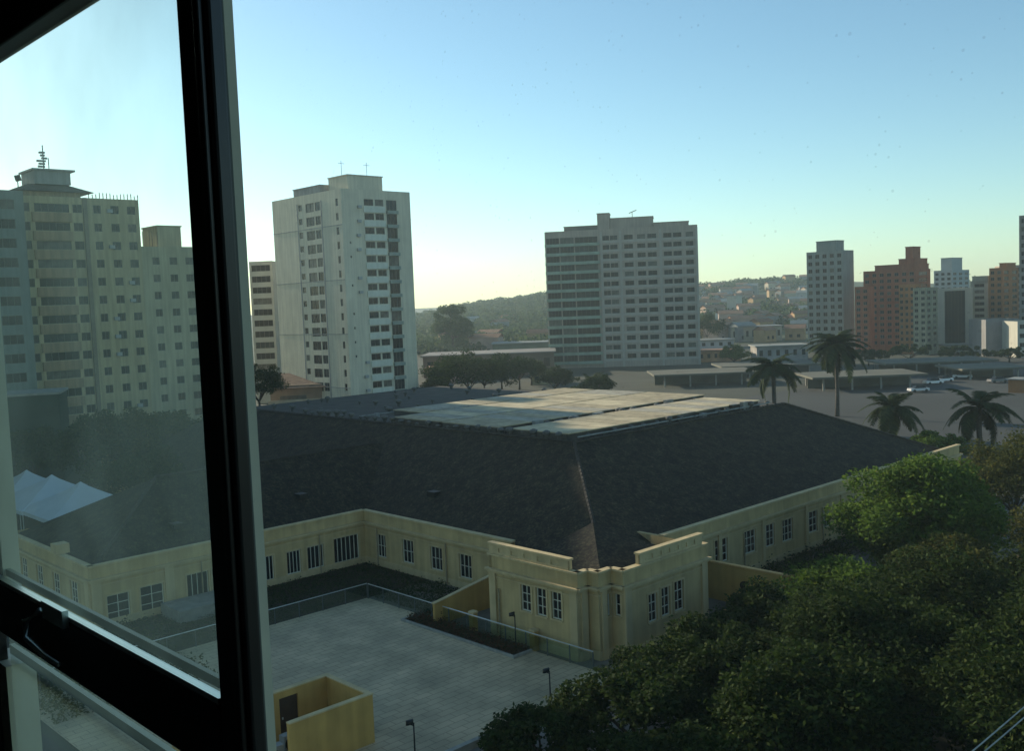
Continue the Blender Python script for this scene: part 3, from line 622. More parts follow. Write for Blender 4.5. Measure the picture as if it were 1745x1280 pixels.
treeuv(35.5, 29.5, 4.3, 4.4, 4.2, 2.6, name='street_tree', label='low dark street tree behind the terrace kerb wall and lamp', nleaf=27500, ls=.25, m=LEAFD, seed=12, ncl=80, group=G1)
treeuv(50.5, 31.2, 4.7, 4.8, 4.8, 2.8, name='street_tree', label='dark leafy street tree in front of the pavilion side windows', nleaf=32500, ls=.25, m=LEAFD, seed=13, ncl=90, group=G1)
treeuv(58.5, 31.5, 4.5, 4.6, 4.4, 3.2, name='street_tree', label='green street tree in front of the walled service yard', nleaf=30000, ls=.25, m=LEAFM, seed=14, ncl=90, group=G1)
treeuv(73.6, 33.2, 9.5, 5.9, 5.7, 4.9, flat=.75, name='street_tree', label='large bright green round tree before the right wing of the hall', nleaf=52000, ls=.33, m=LEAFM, seed=15, ncl=105, group=G1, tr=.3)
treeuv(66.0, 28.0, 4.8, 4.6, 4.4, 2.8, name='street_tree', label='olive brown tree at the foot of the large round tree', nleaf=30000, ls=.25, m=LEAFO, seed=16, ncl=90, group=G1)
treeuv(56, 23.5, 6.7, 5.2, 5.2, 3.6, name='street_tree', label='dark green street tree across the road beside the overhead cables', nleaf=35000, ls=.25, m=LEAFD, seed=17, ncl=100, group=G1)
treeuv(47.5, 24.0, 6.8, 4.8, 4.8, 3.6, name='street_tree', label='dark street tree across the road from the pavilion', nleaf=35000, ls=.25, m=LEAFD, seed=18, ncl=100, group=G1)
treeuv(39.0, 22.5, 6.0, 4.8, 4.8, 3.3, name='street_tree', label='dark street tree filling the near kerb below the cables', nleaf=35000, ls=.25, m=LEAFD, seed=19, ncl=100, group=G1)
treeuv(31.5, 24.5, 4.0, 4.2, 4.2, 2.5, name='street_tree', label='low dark bushy tree at the road junction', nleaf=25000, ls=.25, m=LEAFD, seed=20, ncl=80, group=G1)
treeuv(66, 20.0, 6.8, 5.0, 5.0, 4.4, name='street_tree', label='tall dark tree on the far kerb past the cables', nleaf=24000, ls=.22, m=LEAFD, seed=21, ncl=90, group=G1)
treeuv(95, 34.0, 8.6, 5.5, 5.5, 5.0, name='street_tree', label='olive brown tree past the end of the hall roof', nleaf=20000, ls=.28, m=LEAFO, seed=22, ncl=90, group=G1)
treeuv(84, 26.0, 6.0, 5.0, 5.0, 4.3, name='street_tree', label='brownish tree beyond the large round tree', nleaf=20000, ls=.25, m=LEAFO, seed=23, ncl=90, group=G1)
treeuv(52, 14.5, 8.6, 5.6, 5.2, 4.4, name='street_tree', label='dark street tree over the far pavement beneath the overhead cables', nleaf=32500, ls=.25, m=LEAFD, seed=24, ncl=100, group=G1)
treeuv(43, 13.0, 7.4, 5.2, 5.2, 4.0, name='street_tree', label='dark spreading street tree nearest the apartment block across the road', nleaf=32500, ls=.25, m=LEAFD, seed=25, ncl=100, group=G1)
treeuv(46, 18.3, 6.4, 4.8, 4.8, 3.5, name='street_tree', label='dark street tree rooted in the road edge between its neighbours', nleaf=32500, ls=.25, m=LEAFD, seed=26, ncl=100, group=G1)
treeuv(31.8, 32.6, 3.0, 2.7, 2.7, 1.8, name='street_tree', label='small dark bushy tree at the near end of the terrace kerb', nleaf=13000, ls=.22, m=LEAFD, seed=27, ncl=60, group=G1, tr=.12)
# park trees behind the left wing
P = at_d(218, 800, 108); tree('dark_tree', 'dark tree between the left wing roof and the taller olive trees', 'tree', P[0], P[1], 7.4, 4.4, 4.0, 3.4, 12000, .3, LEAFD, 30, 55)
P = at_d(262, 800, 112); tree('dark_tree', 'dark bushy tree hiding the rear wall of the hall', 'tree', P[0], P[1], 7.6, 4.0, 4.0, 3.4, 11000, .3, LEAFD, 33, 50)
P = at_d(52, 760, 124); tree('dark_tree', 'very dark tree standing behind the farthest tent', 'tree', P[0], P[1], 9.6, 5.0, 4.6, 4.6, 13000, .34, LEAFD, 34, 55)
P = at_d(150, 760, 118); tree('dark_tree', 'large very dark tree beside the white tents', 'tree', P[0], P[1], 11.2, 4.6, 4.6, 5.2, 14000, .34, LEAFD, 31, 60)
for i, (x, D, top, r, lb) in enumerate(((205, 126, 10.8, 4.6, 'olive tree behind the left wing next to the very dark tree'), (262, 128, 10.6, 5.0, 'olive tree behind the left wing with a rounded top'), (322, 130, 10.2, 5.0, 'olive tree behind the left wing roof near the window frame'), (395, 135, 9.8, 5.0, 'olive tree behind the left wing hidden by the window stile'), (445, 175, 13.5, 5.0, 'dark tree between the striped block and the white tower'))):
    P = at_d(x, 740, D); tree('park_tree', lb, 'tree', P[0], P[1], top, r, r, 4.6, 11000, .34, LEAFD if i == 4 else LEAFO, 40 + i, 55, 'trees behind the left wing')
for i, (x, y, D, top, r, m, lb) in enumerate(((800, 660, 225, 11.0, 8.5, LEAFD, 'broad dark tree below the brown warehouse'), (825, 655, 235, 10.5, 7.5, LEAFD, 'dense dark tree between the broad one and the cream shed'), (770, 655, 240, 10.0, 7, LEAFD, 'dense dark tree hiding the pink shop row'), (885, 655, 250, 9.0, 6, LEAFD, 'dense dark tree before the right end of the warehouse'), (945, 655, 232, 6.5, 5, LEAFD, 'low dark tree before the left corner of the slab block'), (745, 665, 215, 6.5, 5, LEAFD, 'small dark tree at the foot of the white tower'), (855, 660, 240, 9.5, 6, LEAFD, 'dark tree right of the broad one below the warehouse'), (1015, 660, 215, 6.0, 5.5, LEAFD, 'dark rounded tree behind the flat hall roof'), (1085, 675, 195, 3.0, 3.5, LEAFM, 'small bright green bush on the edge of the plaza'), (905, 640, 262, 7, 5, LEAFO, 'olive tree at the left foot of the grey slab block'), (1550, 610, 285, 5.5, 8, LEAFD, 'long dark tree clump before the red brick tower'), (1640, 612, 280, 4.8, 7, LEAFD, 'dark tree clump before the white pillared tower'), (1480, 612, 282, 5, 7, LEAFD, 'dark tree clump beside the tall palm crown'), (1720, 612, 275, 4, 6, LEAFD, 'low dark trees before the grey box building'), (1250, 600, 300, 6.5, 5, LEAFM, 'green tree by the blue-white low roofs'), (1205, 570, 420, 14, 9, LEAFD, 'dark dense tree right of the grey slab block'), (1590, 730, 118, 5.0, 4.0, LEAFM, 'yellow green shrub between the two low palms'))):
    P = at_d(x, y, D); tree('plaza_tree', lb, 'tree', P[0], P[1], top, r, r, min(r * .7, top * .48), 6500, .03 * r + .24, m, 60 + i, 36)
P = at_d(770, 545, 430); tree('dome_tree', 'large dome-shaped tree on the hill crest right of the white tower', 'tree', P[0], P[1], 22.8, 9.5, 8.5, 10.5, 13000, .8, LEAFH, 90, 50, z0=1, tr=.5, flat=.95)

# ================================================================= PALMS
def frond_mesh(L_, droop, seed):
    R = random.Random(seed); q = MB(); pts = []
    for k in range(9):
        t = k / 8; pts.append(Vector((L_ * (t - .18 * t * t), 0, L_ * (.45 * t - droop * t * t))))
    q.tube(pts, [.014 * (1 - .85 * k / 8) for k in range(9)], 5)
    n = 44
    for k in range(n):
        t = .12 + .87 * k / (n - 1); i = min(7, int(t * 8)); p = pts[i].lerp(pts[i + 1], t * 8 - i); d = (pts[i + 1] - pts[i]).normalized()
        ll = L_ * .26 * (math.sin(math.pi * (t * .85 + .1)) ** .7) * R.uniform(.85, 1.15)
        for s in (-1, 1):
            e = p + Vector((d.x * ll * .45, s * ll * .8, d.z * ll * .3 - ll * R.uniform(.25, .5))); wv = d * .013
            md = p.lerp(e, .5) + Vector((0, 0, ll * .08))
            i0 = len(q.v); q.v += [tuple(p - wv), tuple(p + wv), tuple(md + wv * 1.3), tuple(md - wv * 1.3), tuple(e)]; q.f += [(i0, i0 + 1, i0 + 2, i0 + 3), (i0 + 3, i0 + 2, i0 + 4)]; q.m += [0, 0]
    return q.mesh('frond', LEAFP)
FR = [frond_mesh(1, .75, 1), frond_mesh(1, 1.05, 2), frond_mesh(1, .5, 3)]
def palm(x, y, D, zc, rr, n, lb, seed, dead=0):
    P = at_d(x, y, D); t = thing('palm_tree', (P[0], P[1], 0), lb, 'palm', 0, 'palms round the plaza'); R = random.Random(seed); q = MB(); h = zc
    q.tube([(0, 0, -.1), (.1, 0, h * .3), (.05, .1, h * .7), (0, 0, h)], [.42, .34, .32, .4], 10); q.build('trunk', mat('palm_trunk', (.09, .075, .06), .95, .3, 4), t, True)
    for k in range(n):
        el = R.uniform(-.65, .95) if k > 4 else R.uniform(.9, 1.25); o = link('frond', FR[R.randrange(3)], t, (0, 0, h)); s = rr * R.uniform(.88, 1.12) * 1.15
        o.scale = (s, s, s); o.rotation_euler = (R.uniform(-.2, .2), -el + .25, k * 2.399 + R.uniform(-.2, .2))
palm(1425, 600, 172, 12.0, 5.2, 30, 'tallest palm with a full crown and visible trunk', 1)
palm(1318, 645, 158, 9.6, 4.8, 28, 'palm with drooping fronds behind the right end of the hall roof', 2)
palm(1520, 706, 122, 7.0, 3.6, 22, 'low palm behind the hip end of the hall roof', 3)
palm(1668, 700, 122, 6.6, 4.2, 24, 'low wide palm before the pale plaza paving', 4)
palm(1010, 655, 222, 3.0, 4.0, 20, 'small palm behind the flat hall roof before the slab block', 5)

# ================================================================= TOWERS
RW = random.Random(77); TFRAME = mat('tower_window_frame', (.20, .20, .17), .6, .1)
def glass_pick(): return RW.choices([GLASSD, GLASSM, GLASSB], [7, 1.3, 2])[0]
def block(name, label, x, y, rz, LA, LB, z1, wm, rows, fl, ztop, fB=(), fA=(), boxes=(), z0=0, cat='building', skip=0, fm=TFRAME, roofm=None, parapet=.8, bands=None, rec=.14):
    """tower whose near corner is at the local origin: long side seen along +x (face at y=0), other seen side along +y (face at x=0)"""
    t = thing(name, (x, y, z0), label, cat, rz); b = MB()
    def cols(fc): return [(s0, s1, ztop - fl * k - h, ztop - fl * k, nv) for (s0, s1, h, nv, *e) in fc for k in range(rows) if not (e and k not in e[0])]
    oB, oA = cols(fB), cols(fA)
    oB = [o for o in oB if o[2] > .3]; oA = [o for o in oA if o[2] > .3]
    rnd = lambda O: [(round(a, 3), round(c, 3), round(d, 3), round(e, 3)) for a, c, d, e, *_ in O]
    facade(b, 'v', 0, 0, LA, 0, z1, rnd(oB), .2); facade(b, 'u', 0, 0, LB, 0, z1, rnd(oA), .2)
    b.quad((LA, 0, 0), (LA, LB, 0), (LA, LB, z1), (LA, 0, z1)); b.quad((0, LB, 0), (0, LB, z1), (LA, LB, z1), (LA, LB, 0))
    b.quad((.25, .25, z1 - parapet), (LA - .25, .25, z1 - parapet), (LA - .25, LB - .25, z1 - parapet), (.25, LB - .25, z1 - parapet))
    for q in ((0, LA, 0, .25), (0, LA, LB - .25, LB), (0, .25, .25, LB - .25), (LA - .25, LA, .25, LB - .25)): 
        b.quad((q[0], q[2], z1), (q[1], q[2], z1), (q[1], q[3], z1), (q[0], q[3], z1))
    b.quad((.25, .25, z1 - parapet), (.25, .25, z1), (LA - .25, .25, z1), (LA - .25, .25, z1 - parapet)); b.quad((.25, LB - .25, z1 - parapet), (.25, LB - .25, z1), (.25, .25, z1), (.25, .25, z1 - parapet))
    b.quad((LA - .25, .25, z1 - parapet), (LA - .25, .25, z1), (LA - .25, LB - .25, z1), (LA - .25, LB - .25, z1 - parapet)); b.quad((LA - .25, LB - .25, z1 - parapet), (LA - .25, LB - .25, z1), (.25, LB - .25, z1), (.25, LB - .25, z1 - parapet))
    b.build('wall', wm, t)
    for ax_, O in (('v', oB), ('u', oA)):
        for s0, s1, e, f, nv in O: put_window(t, ax_, 0, s0, s1, e, f, nv, 0, fm, glass_pick())
    for (a, c, d, e, f, h, *mm) in boxes:
        q = MB(); q.box(a, c, d, e, f, h); q.box(a - .15, c + .15, d - .15, e + .15, h + .002, h + .22); q.build('roof_house', mm[0] if mm else wm, t)
    return t
def uvof(P): return P @ A, P @ B
# white tower
WHITE = mat('white_tower_render', (.62, .575, .43), .9, .07, .35, streak=.14)
P = at_d(580, 318, 205); U0, V0 = uvof(P); LA, LB = 17.7, 27.0; z1 = P[2]
t = block('white_tower', 'pale fourteen-storey tower with a blank edge and a glazed balcony stack', P[0], P[1], GRID, LA, LB, z1 - .3, WHITE, 14, 2.93, z1 - 2.2,
    fB=[(1.6, 2.0, .5, 0, (3, 4, 6, 8, 9, 10, 11)), (5.6, 8.0, 1.35, 1), (8.4, 10.6, 1.35, 1), (11.3, 14.0, 2.2, 2)],
    fA=[(1.2, 2.1, 1.5, 0), (7.8, 9.8, 1.8, 1), (10.2, 13.4, 1.9, 1), (14.9, 16.3, 1.3, 0)],
    boxes=[(2.5, 11.3, 1.0, 8, z1 - 1.1, z1 + 2.6), (1.0, 6, 9, 19.5, z1 - 1.1, z1 + 1.3, GREY)])
for k in range(14):
    zz = z1 - 2.2 - 2.93 * k
    q = MB(); q.box(5.35, 10.85, -.22, -.004, zz - 2.75, zz - 1.5); q.build('spandrel', mat('white_spandrel', (.60, .62, .52), .8, .06, 1, streak=.08), t)
    q = MB(); q.box(11.2, 14.1, -.5, -.004, zz - 2.93, zz - 2.24); q.build('balcony', mat('greenish_balcony', (.22, .27, .23), .6, .15, 1), t)
q = MB(); q.box(-.05, -.004, 7.2, 7.58, 1, z1 - 2); q.box(-.05, -.004, 16.5, 16.9, 1, z1 - 2); q.build('recess_edge', GREY, t)
for k in range(4):
    q = MB(); zz = 5.5 + 11.2 * k; q.box(-.07, -.004, .0, LB, zz, zz + .16); q.build('string_course', GREY, t)
for s in (3.2, 9.6): 
    q = MB(); q.tube([(s, 4, z1 + 2.5), (s, 4, z1 + 6)], .05, 5); q.tube([(s - .8, 4, z1 + 5.4), (s + .8, 4, z1 + 5.4)], .04, 5); q.build('antenna', METAL, t)
def ac_boxes(t, lst):
    me = bpy.data.meshes.get('ac_box')
    if me is None: q = MB(); q.box(0, .85, -.5, -.003, 0, .6); me = q.mesh('ac_box', mat('ac_white', (.30, .32, .31)))
    for x, z in lst: link('ac_box', me, t, (x, 0, z))
ac_boxes(t, [(3.4 + RW.uniform(-.3, .6), z1 - 4.2 - 2.93 * k) for k in range(14) if RW.random() < .5])
# left estate
LV = 165.3
PINK = mat('pinkish_render', (.36, .265, .16), .9, .1, .4, streak=.25)
YEL = mat('yellowish_render', (.49, .41, .24), .9, .08, .4, streak=.25)
P = A * 49.8 + B * LV; Hh = 41.6
def su(x, y=500): return on_v(x, y, LV)[0]
t = block('estate_block', 'tall yellow and pink apartment block with long window bands and a stepped rooftop', *W(su(46), LV)[:2], GRID, su(246) - su(46), 16, Hh, YEL, 13, 2.95, Hh - 1.1,
    fB=[(su(a) - su(46), su(c) - su(46), 1.35, nv) for a, c, nv in ((50, 61, 0), (69, 128, 4), (134, 150, 1), (169, 182, 1), (198, 212, 1), (226, 240, 1))], fA=[(3, 4.5, 1.3, 1), (8, 9.5, 1.3, 1)], parapet=.9)
xa, xb = 0.02, su(152) - su(46)
for k in range(13):
    zz = Hh - 1.1 - 2.95 * k
    q = MB(); q.box(su(64) - su(46), su(131) - su(46), -.32, -.004, zz - 2.9, zz - 1.45); q.build('spandrel', PINK, t)
q = MB(); q.box(xb - .1, xb + .5, -.45, -.004, 0, Hh - .02); q.build('fin', mat('dark_fin', (.20, .17, .12), .9, .15, 1), t)
xc = su(95, 330) - su(46)
q = MB(); q.box(xc - 5.2, xc + 4.2, 1, 9, Hh - .88, Hh + .9); q.build('roof_house', PINK, t)
q = MB(); q.box(xc - 6.4, xc + 6.2, 0.2, 10, Hh + .902, Hh + 2.2, tx=3.2, ty=2.5); q.build('hipped_cap', mat('cap_tiles', (.10, .085, .07), .9, .3, 1), t)
q = MB(); q.box(xc - 2.4, xc + 3.2, 2, 8, Hh + 2.202, Hh + 4.3); q.box(xc - 2.7, xc + 3.9, 1.7, 8.3, Hh + 4.302, Hh + 4.6); q.build('lift_house', GREY, t)
q = MB(); R = random.Random(4)
q.tube([(xc + .2, 5, Hh + 4.6), (xc + .2, 5, Hh + 8.8)], .09, 6); q.tube([(xc + 1.0, 5, Hh + 4.6), (xc + 1.0, 5, Hh + 6.8)], .08, 6)
for k in range(6): q.box(xc - .5 + R.uniform(-.4, .5), xc + .3 + R.uniform(0, .6), 4.8, 5.2, Hh + 5.2 + k * .45, Hh + 5.5 + k * .45)
q.build('antenna', mat('antenna_grey', (.25, .27, .26), .6), t)
q = MB(); q.tube([(xc - 4.6, 3, Hh + 1.2), (xc - 4.6, 3, Hh + 3.4)], .08, 6); q.tube([(xc - 5.0, 3, Hh + 2.9), (xc - 4.2, 2.7, Hh + 3.1)], [.5, .5], 12); q.build('dish', METAL, t)
q = MB()
for k in range(15): x = xb + 1 + k * (su(244) - su(155)) / 15; h_ = R.uniform(.6, 1.0); q.box(x, x + .1, .05, .15, Hh, Hh + h_)
tag(q.build('roof_spikes', METAL, t), kind='stuff')
ac_boxes(t, [(su(190) - su(46) + .1 + 2.9 * RW.choice((0, 1)), Hh - 2.3 - 2.95 * k) for k in range(12) if RW.random() < .6])
BLUEG = mat('bluish_render', (.20, .24, .215), .9, .1, .4, streak=.2)
block('estate_block', 'blue-grey tower wing projecting on the left of the yellow and pink block', *W(su(46) - 25.02, LV - 1.6)[:2], GRID, 25, 17, Hh + .5, BLUEG, 13, 2.95, Hh - .9, fB=[(2, 4, 1.4, 1), (8, 10, 1.4, 1), (11.5, 14, 1.4, 1), (20.6, 23.6, 1.5, 2), (17, 19.4, 1.5, 1)], fA=[(3, 4.5, 1.3, 1), (8, 9.5, 1.3, 1)])  # out-of-view left length of the wing stretched to keep sun off the terrace
P4 = su(248); H2 = on_v(300, 420, LV)[1]
t = block('estate_block', 'lower pale yellow apartment wing with three window columns beside the stile', *W(P4 + .02, LV + .6)[:2], GRID, su(425) - P4, 15, H2, mat('pale_yellow_render', (.46, .41, .265), .9, .08, .4, streak=.22), 10, 2.95, H2 - 1.8,
    fB=[(su(a) - P4, su(c) - P4, 1.3, nv) for a, c, nv in ((266, 278, 1), (295, 308, 1), (322, 337, 1), (350, 362, 1), (378, 390, 1), (404, 416, 1))], boxes=[(su(286) - P4, su(326) - P4, 2, 8, H2 - .8, H2 + 3.6)])
q = MB()
for x in (.8, 2.0, 2.5, 3.4): q.tube([(x, 1, H2 - .1), (x, 1, H2 + 2.6)], .05, 5)
q.build('antenna', METAL, t)
# narrow blocks between the stile and the white tower
def simple(name, label, xl, xr, yt, D, rz, LB, wm, rows, cols, boxes=(), nv=1, hh=1.3, side=(), z0=0, wfrac=.62, fl=None, fm=None):
    P = at_d(xl, yt, D); Pr = at_d(xr, yt, D); LA = (Pr[0] - P[0]) / math.cos(rz) if abs(math.cos(rz)) > .2 else 10
    z1 = P[2] - z0; f_ = fl or (z1 - 2.5) / rows; cw = LA / cols
    return block(name, label, P[0], P[1], rz, LA, LB, z1, wm, rows, f_, z1 - .9, fB=[(cw * (i + .5 - wfrac / 2), cw * (i + .5 + wfrac / 2), min(hh, f_ * (.6 if rows > 1 else .95)), nv) for i in range(cols)], fA=side, boxes=boxes, z0=z0, fm=fm or TFRAME)
simple('apartment_block', 'striped grey apartment block with blue window bands beside the window stile', 424, 463, 446, 240, -.02, 14, mat('stripe_render', (.40, .40, .34), .9, .1, .5), 12, 1, nv=3, hh=1.5, wfrac=.82)
simple('apartment_block', 'narrow pink block tucked behind the left edge of the white tower', 463, 492, 506, 262, -.02, 12, mat('pink_block', (.46, .33, .25), .9, .1, .5), 8, 2)
simple('apartment_block', 'sliver of a yellowish block rising behind the pink one', 466, 490, 476, 300, -.02, 12, YEL, 10, 2)
# brown low house before the white tower
P = at_z(455, 700, 3); t = thing('low_house', (P[0] - 2, P[1] + 20, 0), 'low brown house with a tiled lean-to roof before the white tower', 'house', GRID * .2)
q = MB(); q.box(-2, 16, 0, 10, -.1, 6.2); q.build('wall', mat('brown_render', (.26, .18, .12), .9, .2, .5), t)
q = MB(); q.quad((-3, -1.5, 5.7), (17, -1.5, 5.7), (17, 10.5, 8.2), (-3, 10.5, 8.2)); q.quad((-3, -1.5, 5.5), (-3, 10.5, 8.0), (-3, 10.5, 8.2), (-3, -1.5, 5.7)); q.quad((17, -1.5, 5.5), (-3, -1.5, 5.5), (-3, -1.5, 5.7), (17, -1.5, 5.7)); q.build('roof', mat('brown_tiles', (.16, .10, .065), .9, .3, 1), t)
q = MB(); q.box(0, 5.5, -.1, -.004, 1.4, 4.0); q.build('window', GLASSM, t)
q = MB(); q.box(-2, 9, -6, -5.7, -.1, 3.6); q.build('yard_wall', mat('pale_orange', (.45, .36, .24), .9, .2, .7), t)
# centre slab block
D = 322; rz = rad(-9); cz = math.cos(rz); P = at_d(928, 402, D); LAc = (at_d(1176, 402, D)[0] - P[0]) / cz * 1.02; s1 = LAc * (1020 - 928) / (1176 - 928); zc = P[2]
SLAB = mat('slab_render', (.43, .35, .275), .9, .1, .3, streak=.18)
fl = 2.9; rows = 15
pos = [(.5, 2.5, 1.5, 1), (2.7, 4.9, 1.5, 1), (6.8, 9.4, 1.5, 1), (10.6, 13.0, 1.5, 1), (13.6, 16.2, 1.5, 1), (18.2, 20.6, 1.5, 1), (21.0, 23.4, 1.5, 1), (24.6, 26.8, 1.5, 1)]
k_ = (LAc - s1) / 28.0
t = block('slab_block', 'wide grey slab block with fifteen storeys and balconies on its left half', P[0], P[1], rz, LAc, 16, zc + 1.2, SLAB, rows, fl, zc - .9,
    fB=[(s1 + a * k_, s1 + b_ * k_, h, nv) for a, b_, h, nv in pos] + [(.4, 4.6, 2.2, 3), (4.9, 9.3, 2.2, 3), (9.6, s1 - 1.0, 2.2, 4)],
    boxes=[(6.0, s1 - 1, 3, 12, zc + .35, zc + 2.6, mat('slab_dark', (.16, .16, .14), .9, .2, .5)), (s1 - 1.0, s1 + 2.8, 1.4, 9, zc + .35, zc + 6.2), (s1 + 2.9, s1 + 16.6, 3, 13, zc + .35, zc + 4.6), (s1 + 16.7, LAc - 2.6, 1.2, 14, zc + .35, zc + 2.4)])
for k in range(rows):
    zz = zc - .9 - fl * k
    q = MB(); q.box(.05, s1 - .4, -1.0, -.004, zz - 2.9, zz - 2.72); q.box(.05, s1 - .4, -1.0, -.92, zz - 2.718, zz - 1.95); q.build('balcony', mat('slab_balcony', (.27, .34, .26), .85, .2, .6), t)
    q = MB(); q.box(s1 + .1, LAc - .1, -.14, -.004, zz - 2.3, zz - 1.56); q.build('sill_band', mat('slab_band', (.42, .38, .32), .85, .1, .6), t)
for a in (-.2, 5.4, 17.0, 27.4):
    q = MB(); q.box(s1 + a * k_, s1 + a * k_ + .7, -.32, -.004, 0, zc + .4); q.build('pilaster', mat('slab_band', (.42, .38, .32)), t)
q = MB(); q.tube([(s1 + 10, 6, zc + 4.6), (s1 + 10, 6, zc + 6.5)], .1, 6); q.tube([(s1 + 9, 6, zc + 6.3), (s1 + 11.4, 6, zc + 7.2)], .12, 6); q.build('antenna', METAL, t)
# right hand towers
def tower2(name, label, xl, xc_, xr, yt, D, wm, rows, colsB, colsA, boxes=(), **k):
    """corner tower: left face from xl to xc_, right face from xc_ to xr"""
    P = at_d(xc_, yt, D); U, Vv = uvof(P)
    LA = on_v(xr, 530, Vv)[0] - U; LB = on_u(xl, 530, U)[0] - Vv; z1 = P[2]; fl = (z1 - 2.4) / rows
    f = lambda L_, c: [(L_ * (i + .22) / c, L_ * (i + .78) / c, min(1.5, fl * .55), 1) for i in range(c)]
    return block(name, label, P[0], P[1], GRID, LA, LB, z1, wm, rows, fl, z1 - 1.0, fB=f(LA, colsB), fA=f(LB, colsA), boxes=[(a * LA, b_ * LA, c * LB, d * LB, z1 - .8, z1 + h) for a, b_, c, d, h in boxes], **k), LA, LB, z1
tower2('apartment_tower', 'slender blue-green tower with a windowless pale right face', 1376, 1436, 1456, 426, 345, mat('bluegreen_render', (.21, .25, .23), .9, .1, .3, streak=.15), 13, 0, 5, [(0.1, .8, .2, .75, 3.4)])
BRICK = mat('red_brick_render', (.27, .10, .052), .9, .15, .4, streak=.15)
ORNG = mat('orange_render', (.30, .15, .065), .9, .12, .4, streak=.12)
tower2('apartment_tower', 'broad red-brown tower with stepped top and rooftop lift house', 1472, 1560, 1586, 458, 335, BRICK, 12, 1, 7, [(.03, .97, .02, .78, 1.6), (.1, .95, .04, .34, 3.4), (.2, .7, .1, .24, 7.4)])
tower2('apartment_tower', 'low red-brown wing at the left foot of the broad red tower', 1457, 1480, 1490, 488, 330, BRICK, 10, 0, 2)
tower2('apartment_tower', 'ochre balconied wing before the broad red tower', 1532, 1558, 1570, 484, 322, ORNG, 10, 1, 3)
tower2('apartment_tower', 'grey-green narrow block right of the red tower', 1556, 1578, 1598, 490, 315, mat('greygreen_render', (.27, .28, .20), .9, .12, .4, streak=.2), 10, 2, 2)
WP = mat('white_pillar_render', (.46, .44, .36), .85, .06, .5, streak=.1)
tt, LA_, LB_, zz1 = tower2('apartment_tower', 'pale blue tower with a stepped crown behind the white pillars', 1592, 1622, 1652, 460, 400, mat('pale_blue_render', (.29, .33, .32), .9, .08, .4), 13, 3, 3, [(.15, .75, .15, .75, 4.8)])
simple('office_block', 'dark glass block framed by white pillars', 1597, 1656, 492, 330, -.05, 12, WP, 1, 1, nv=5, hh=30, wfrac=.58, fm=DARKF)
tower2('apartment_tower', 'plain grey block beside the white pillared one', 1654, 1684, 1698, 478, 335, mat('plain_grey_render', (.30, .33, .28), .9, .08, .4, streak=.12), 10, 0, 1, [(.0, 1, .0, .9, 1.4)])
tower2('apartment_tower', 'orange and yellow tower with dark balcony stack', 1686, 1708, 1736, 456, 330, ORNG, 12, 2, 2, [(.3, .9, .1, .6, 1.4)])
simple('office_block', 'low windowless grey box building at the plaza edge', 1680, 1736, 545, 300, -.03, 12, mat('box_grey', (.24, .23, .22), .9, .1, .4, streak=.1), 3, 1, wfrac=.02)
tower2('apartment_tower', 'very tall dark tower cut by the picture edge', 1737, 1800, 1850, 362, 300, mat('dark_tower_render', (.20, .20, .18), .9, .1, .4), 16, 3, 4)
simple('office_block', 'pale low block beside the grey box', 1734, 1790, 548, 290, -.03, 10, WP, 3, 3)
simple('office_block', 'ochre grey tower behind the orange and yellow one', 1722, 1765, 452, 350, -.03, 12, SLAB, 12, 4)
# off to the left, out of view: block added to throw late shade over the terrace
block('estate_block', 'unseen tall plain block added further left to shade the terrace', *W(3, 112)[:2], GRID, 28.4, 16, 46, BLUEG, 15, 3.0, 48, fB=[(2, 4, 1.4, 1), (8, 10, 1.4, 1), (14, 16, 1.4, 1), (20, 22, 1.4, 1)], fA=[(3, 5, 1.4, 1), (9, 11, 1.4, 1)])
# teal low building and dark red awning at the left
P = at_d(92, 740, 134); t = thing('teal_building', (P[0] - 19.5, P[1] - 4, 0), 'low teal green walled building behind the tents', 'building', GRID * .4); zt = at_d(50, 672, P[1] + 4)[2]
q = MB(); q.box(0, 20.5, 0, 9, -.1, zt); q.build('wall', mat('teal_render', (.028, .045, .035), .85, .15, .5), t); q = MB(); q.box(-.2, 20.7, -.2, 9.2, zt + .002, zt + .3); q.build('coping', GREY, t)
for s in (3, 9, 15): q = MB(); q.box(s, s + 1.6, -.06, -.004, 1.5, 3); q.build('window', GLASSD, t)
# tents
TENT = mat('tent_fabric', (.55, .60, .62), .8, .06, .6)
for i, (x, y, lb) in enumerate(((45, 801, 'white peaked event tent farthest from the hall roof'), (88, 809, 'white peaked event tent in the middle of the row'), (137, 821, 'white peaked event tent touching the hall roof end'))):
    P = at_z(x, y, 5.6); t = thing('event_tent', (P[0], P[1], 0), lb, 'tent', GRID, 'white tents behind the left wing'); w_ = 4.7; q = MB(); N = 6; ring = []
    for k in range(N + 1):
        s = k / N; r = w_ * (1 - s) ** 1.25 + .02; z = 3.0 + 2.6 * s ** 1.0; ring.append([(-r, -r, z), (r, -r, z), (r, r, z), (-r, r, z)])
    for k in range(N):
        for j in range(4): q.quad(ring[k][j], ring[k][(j + 1) % 4], ring[k + 1][(j + 1) % 4], ring[k + 1][j])
    for j in range(4):
        a, c = ring[0][j], ring[0][(j + 1) % 4]; q.quad((a[0], a[1], 2.6), (c[0], c[1], 2.6), c, a)
    q.build('canopy', TENT, t)
    for sx in (-1, 1):
        for sy in (-1, 1): q = MB(); q.tube([(sx * 4.55, sy * 4.55, 0), (sx * 4.55, sy * 4.55, 2.62)], .05, 6); q.build('pole', STEEL, t)

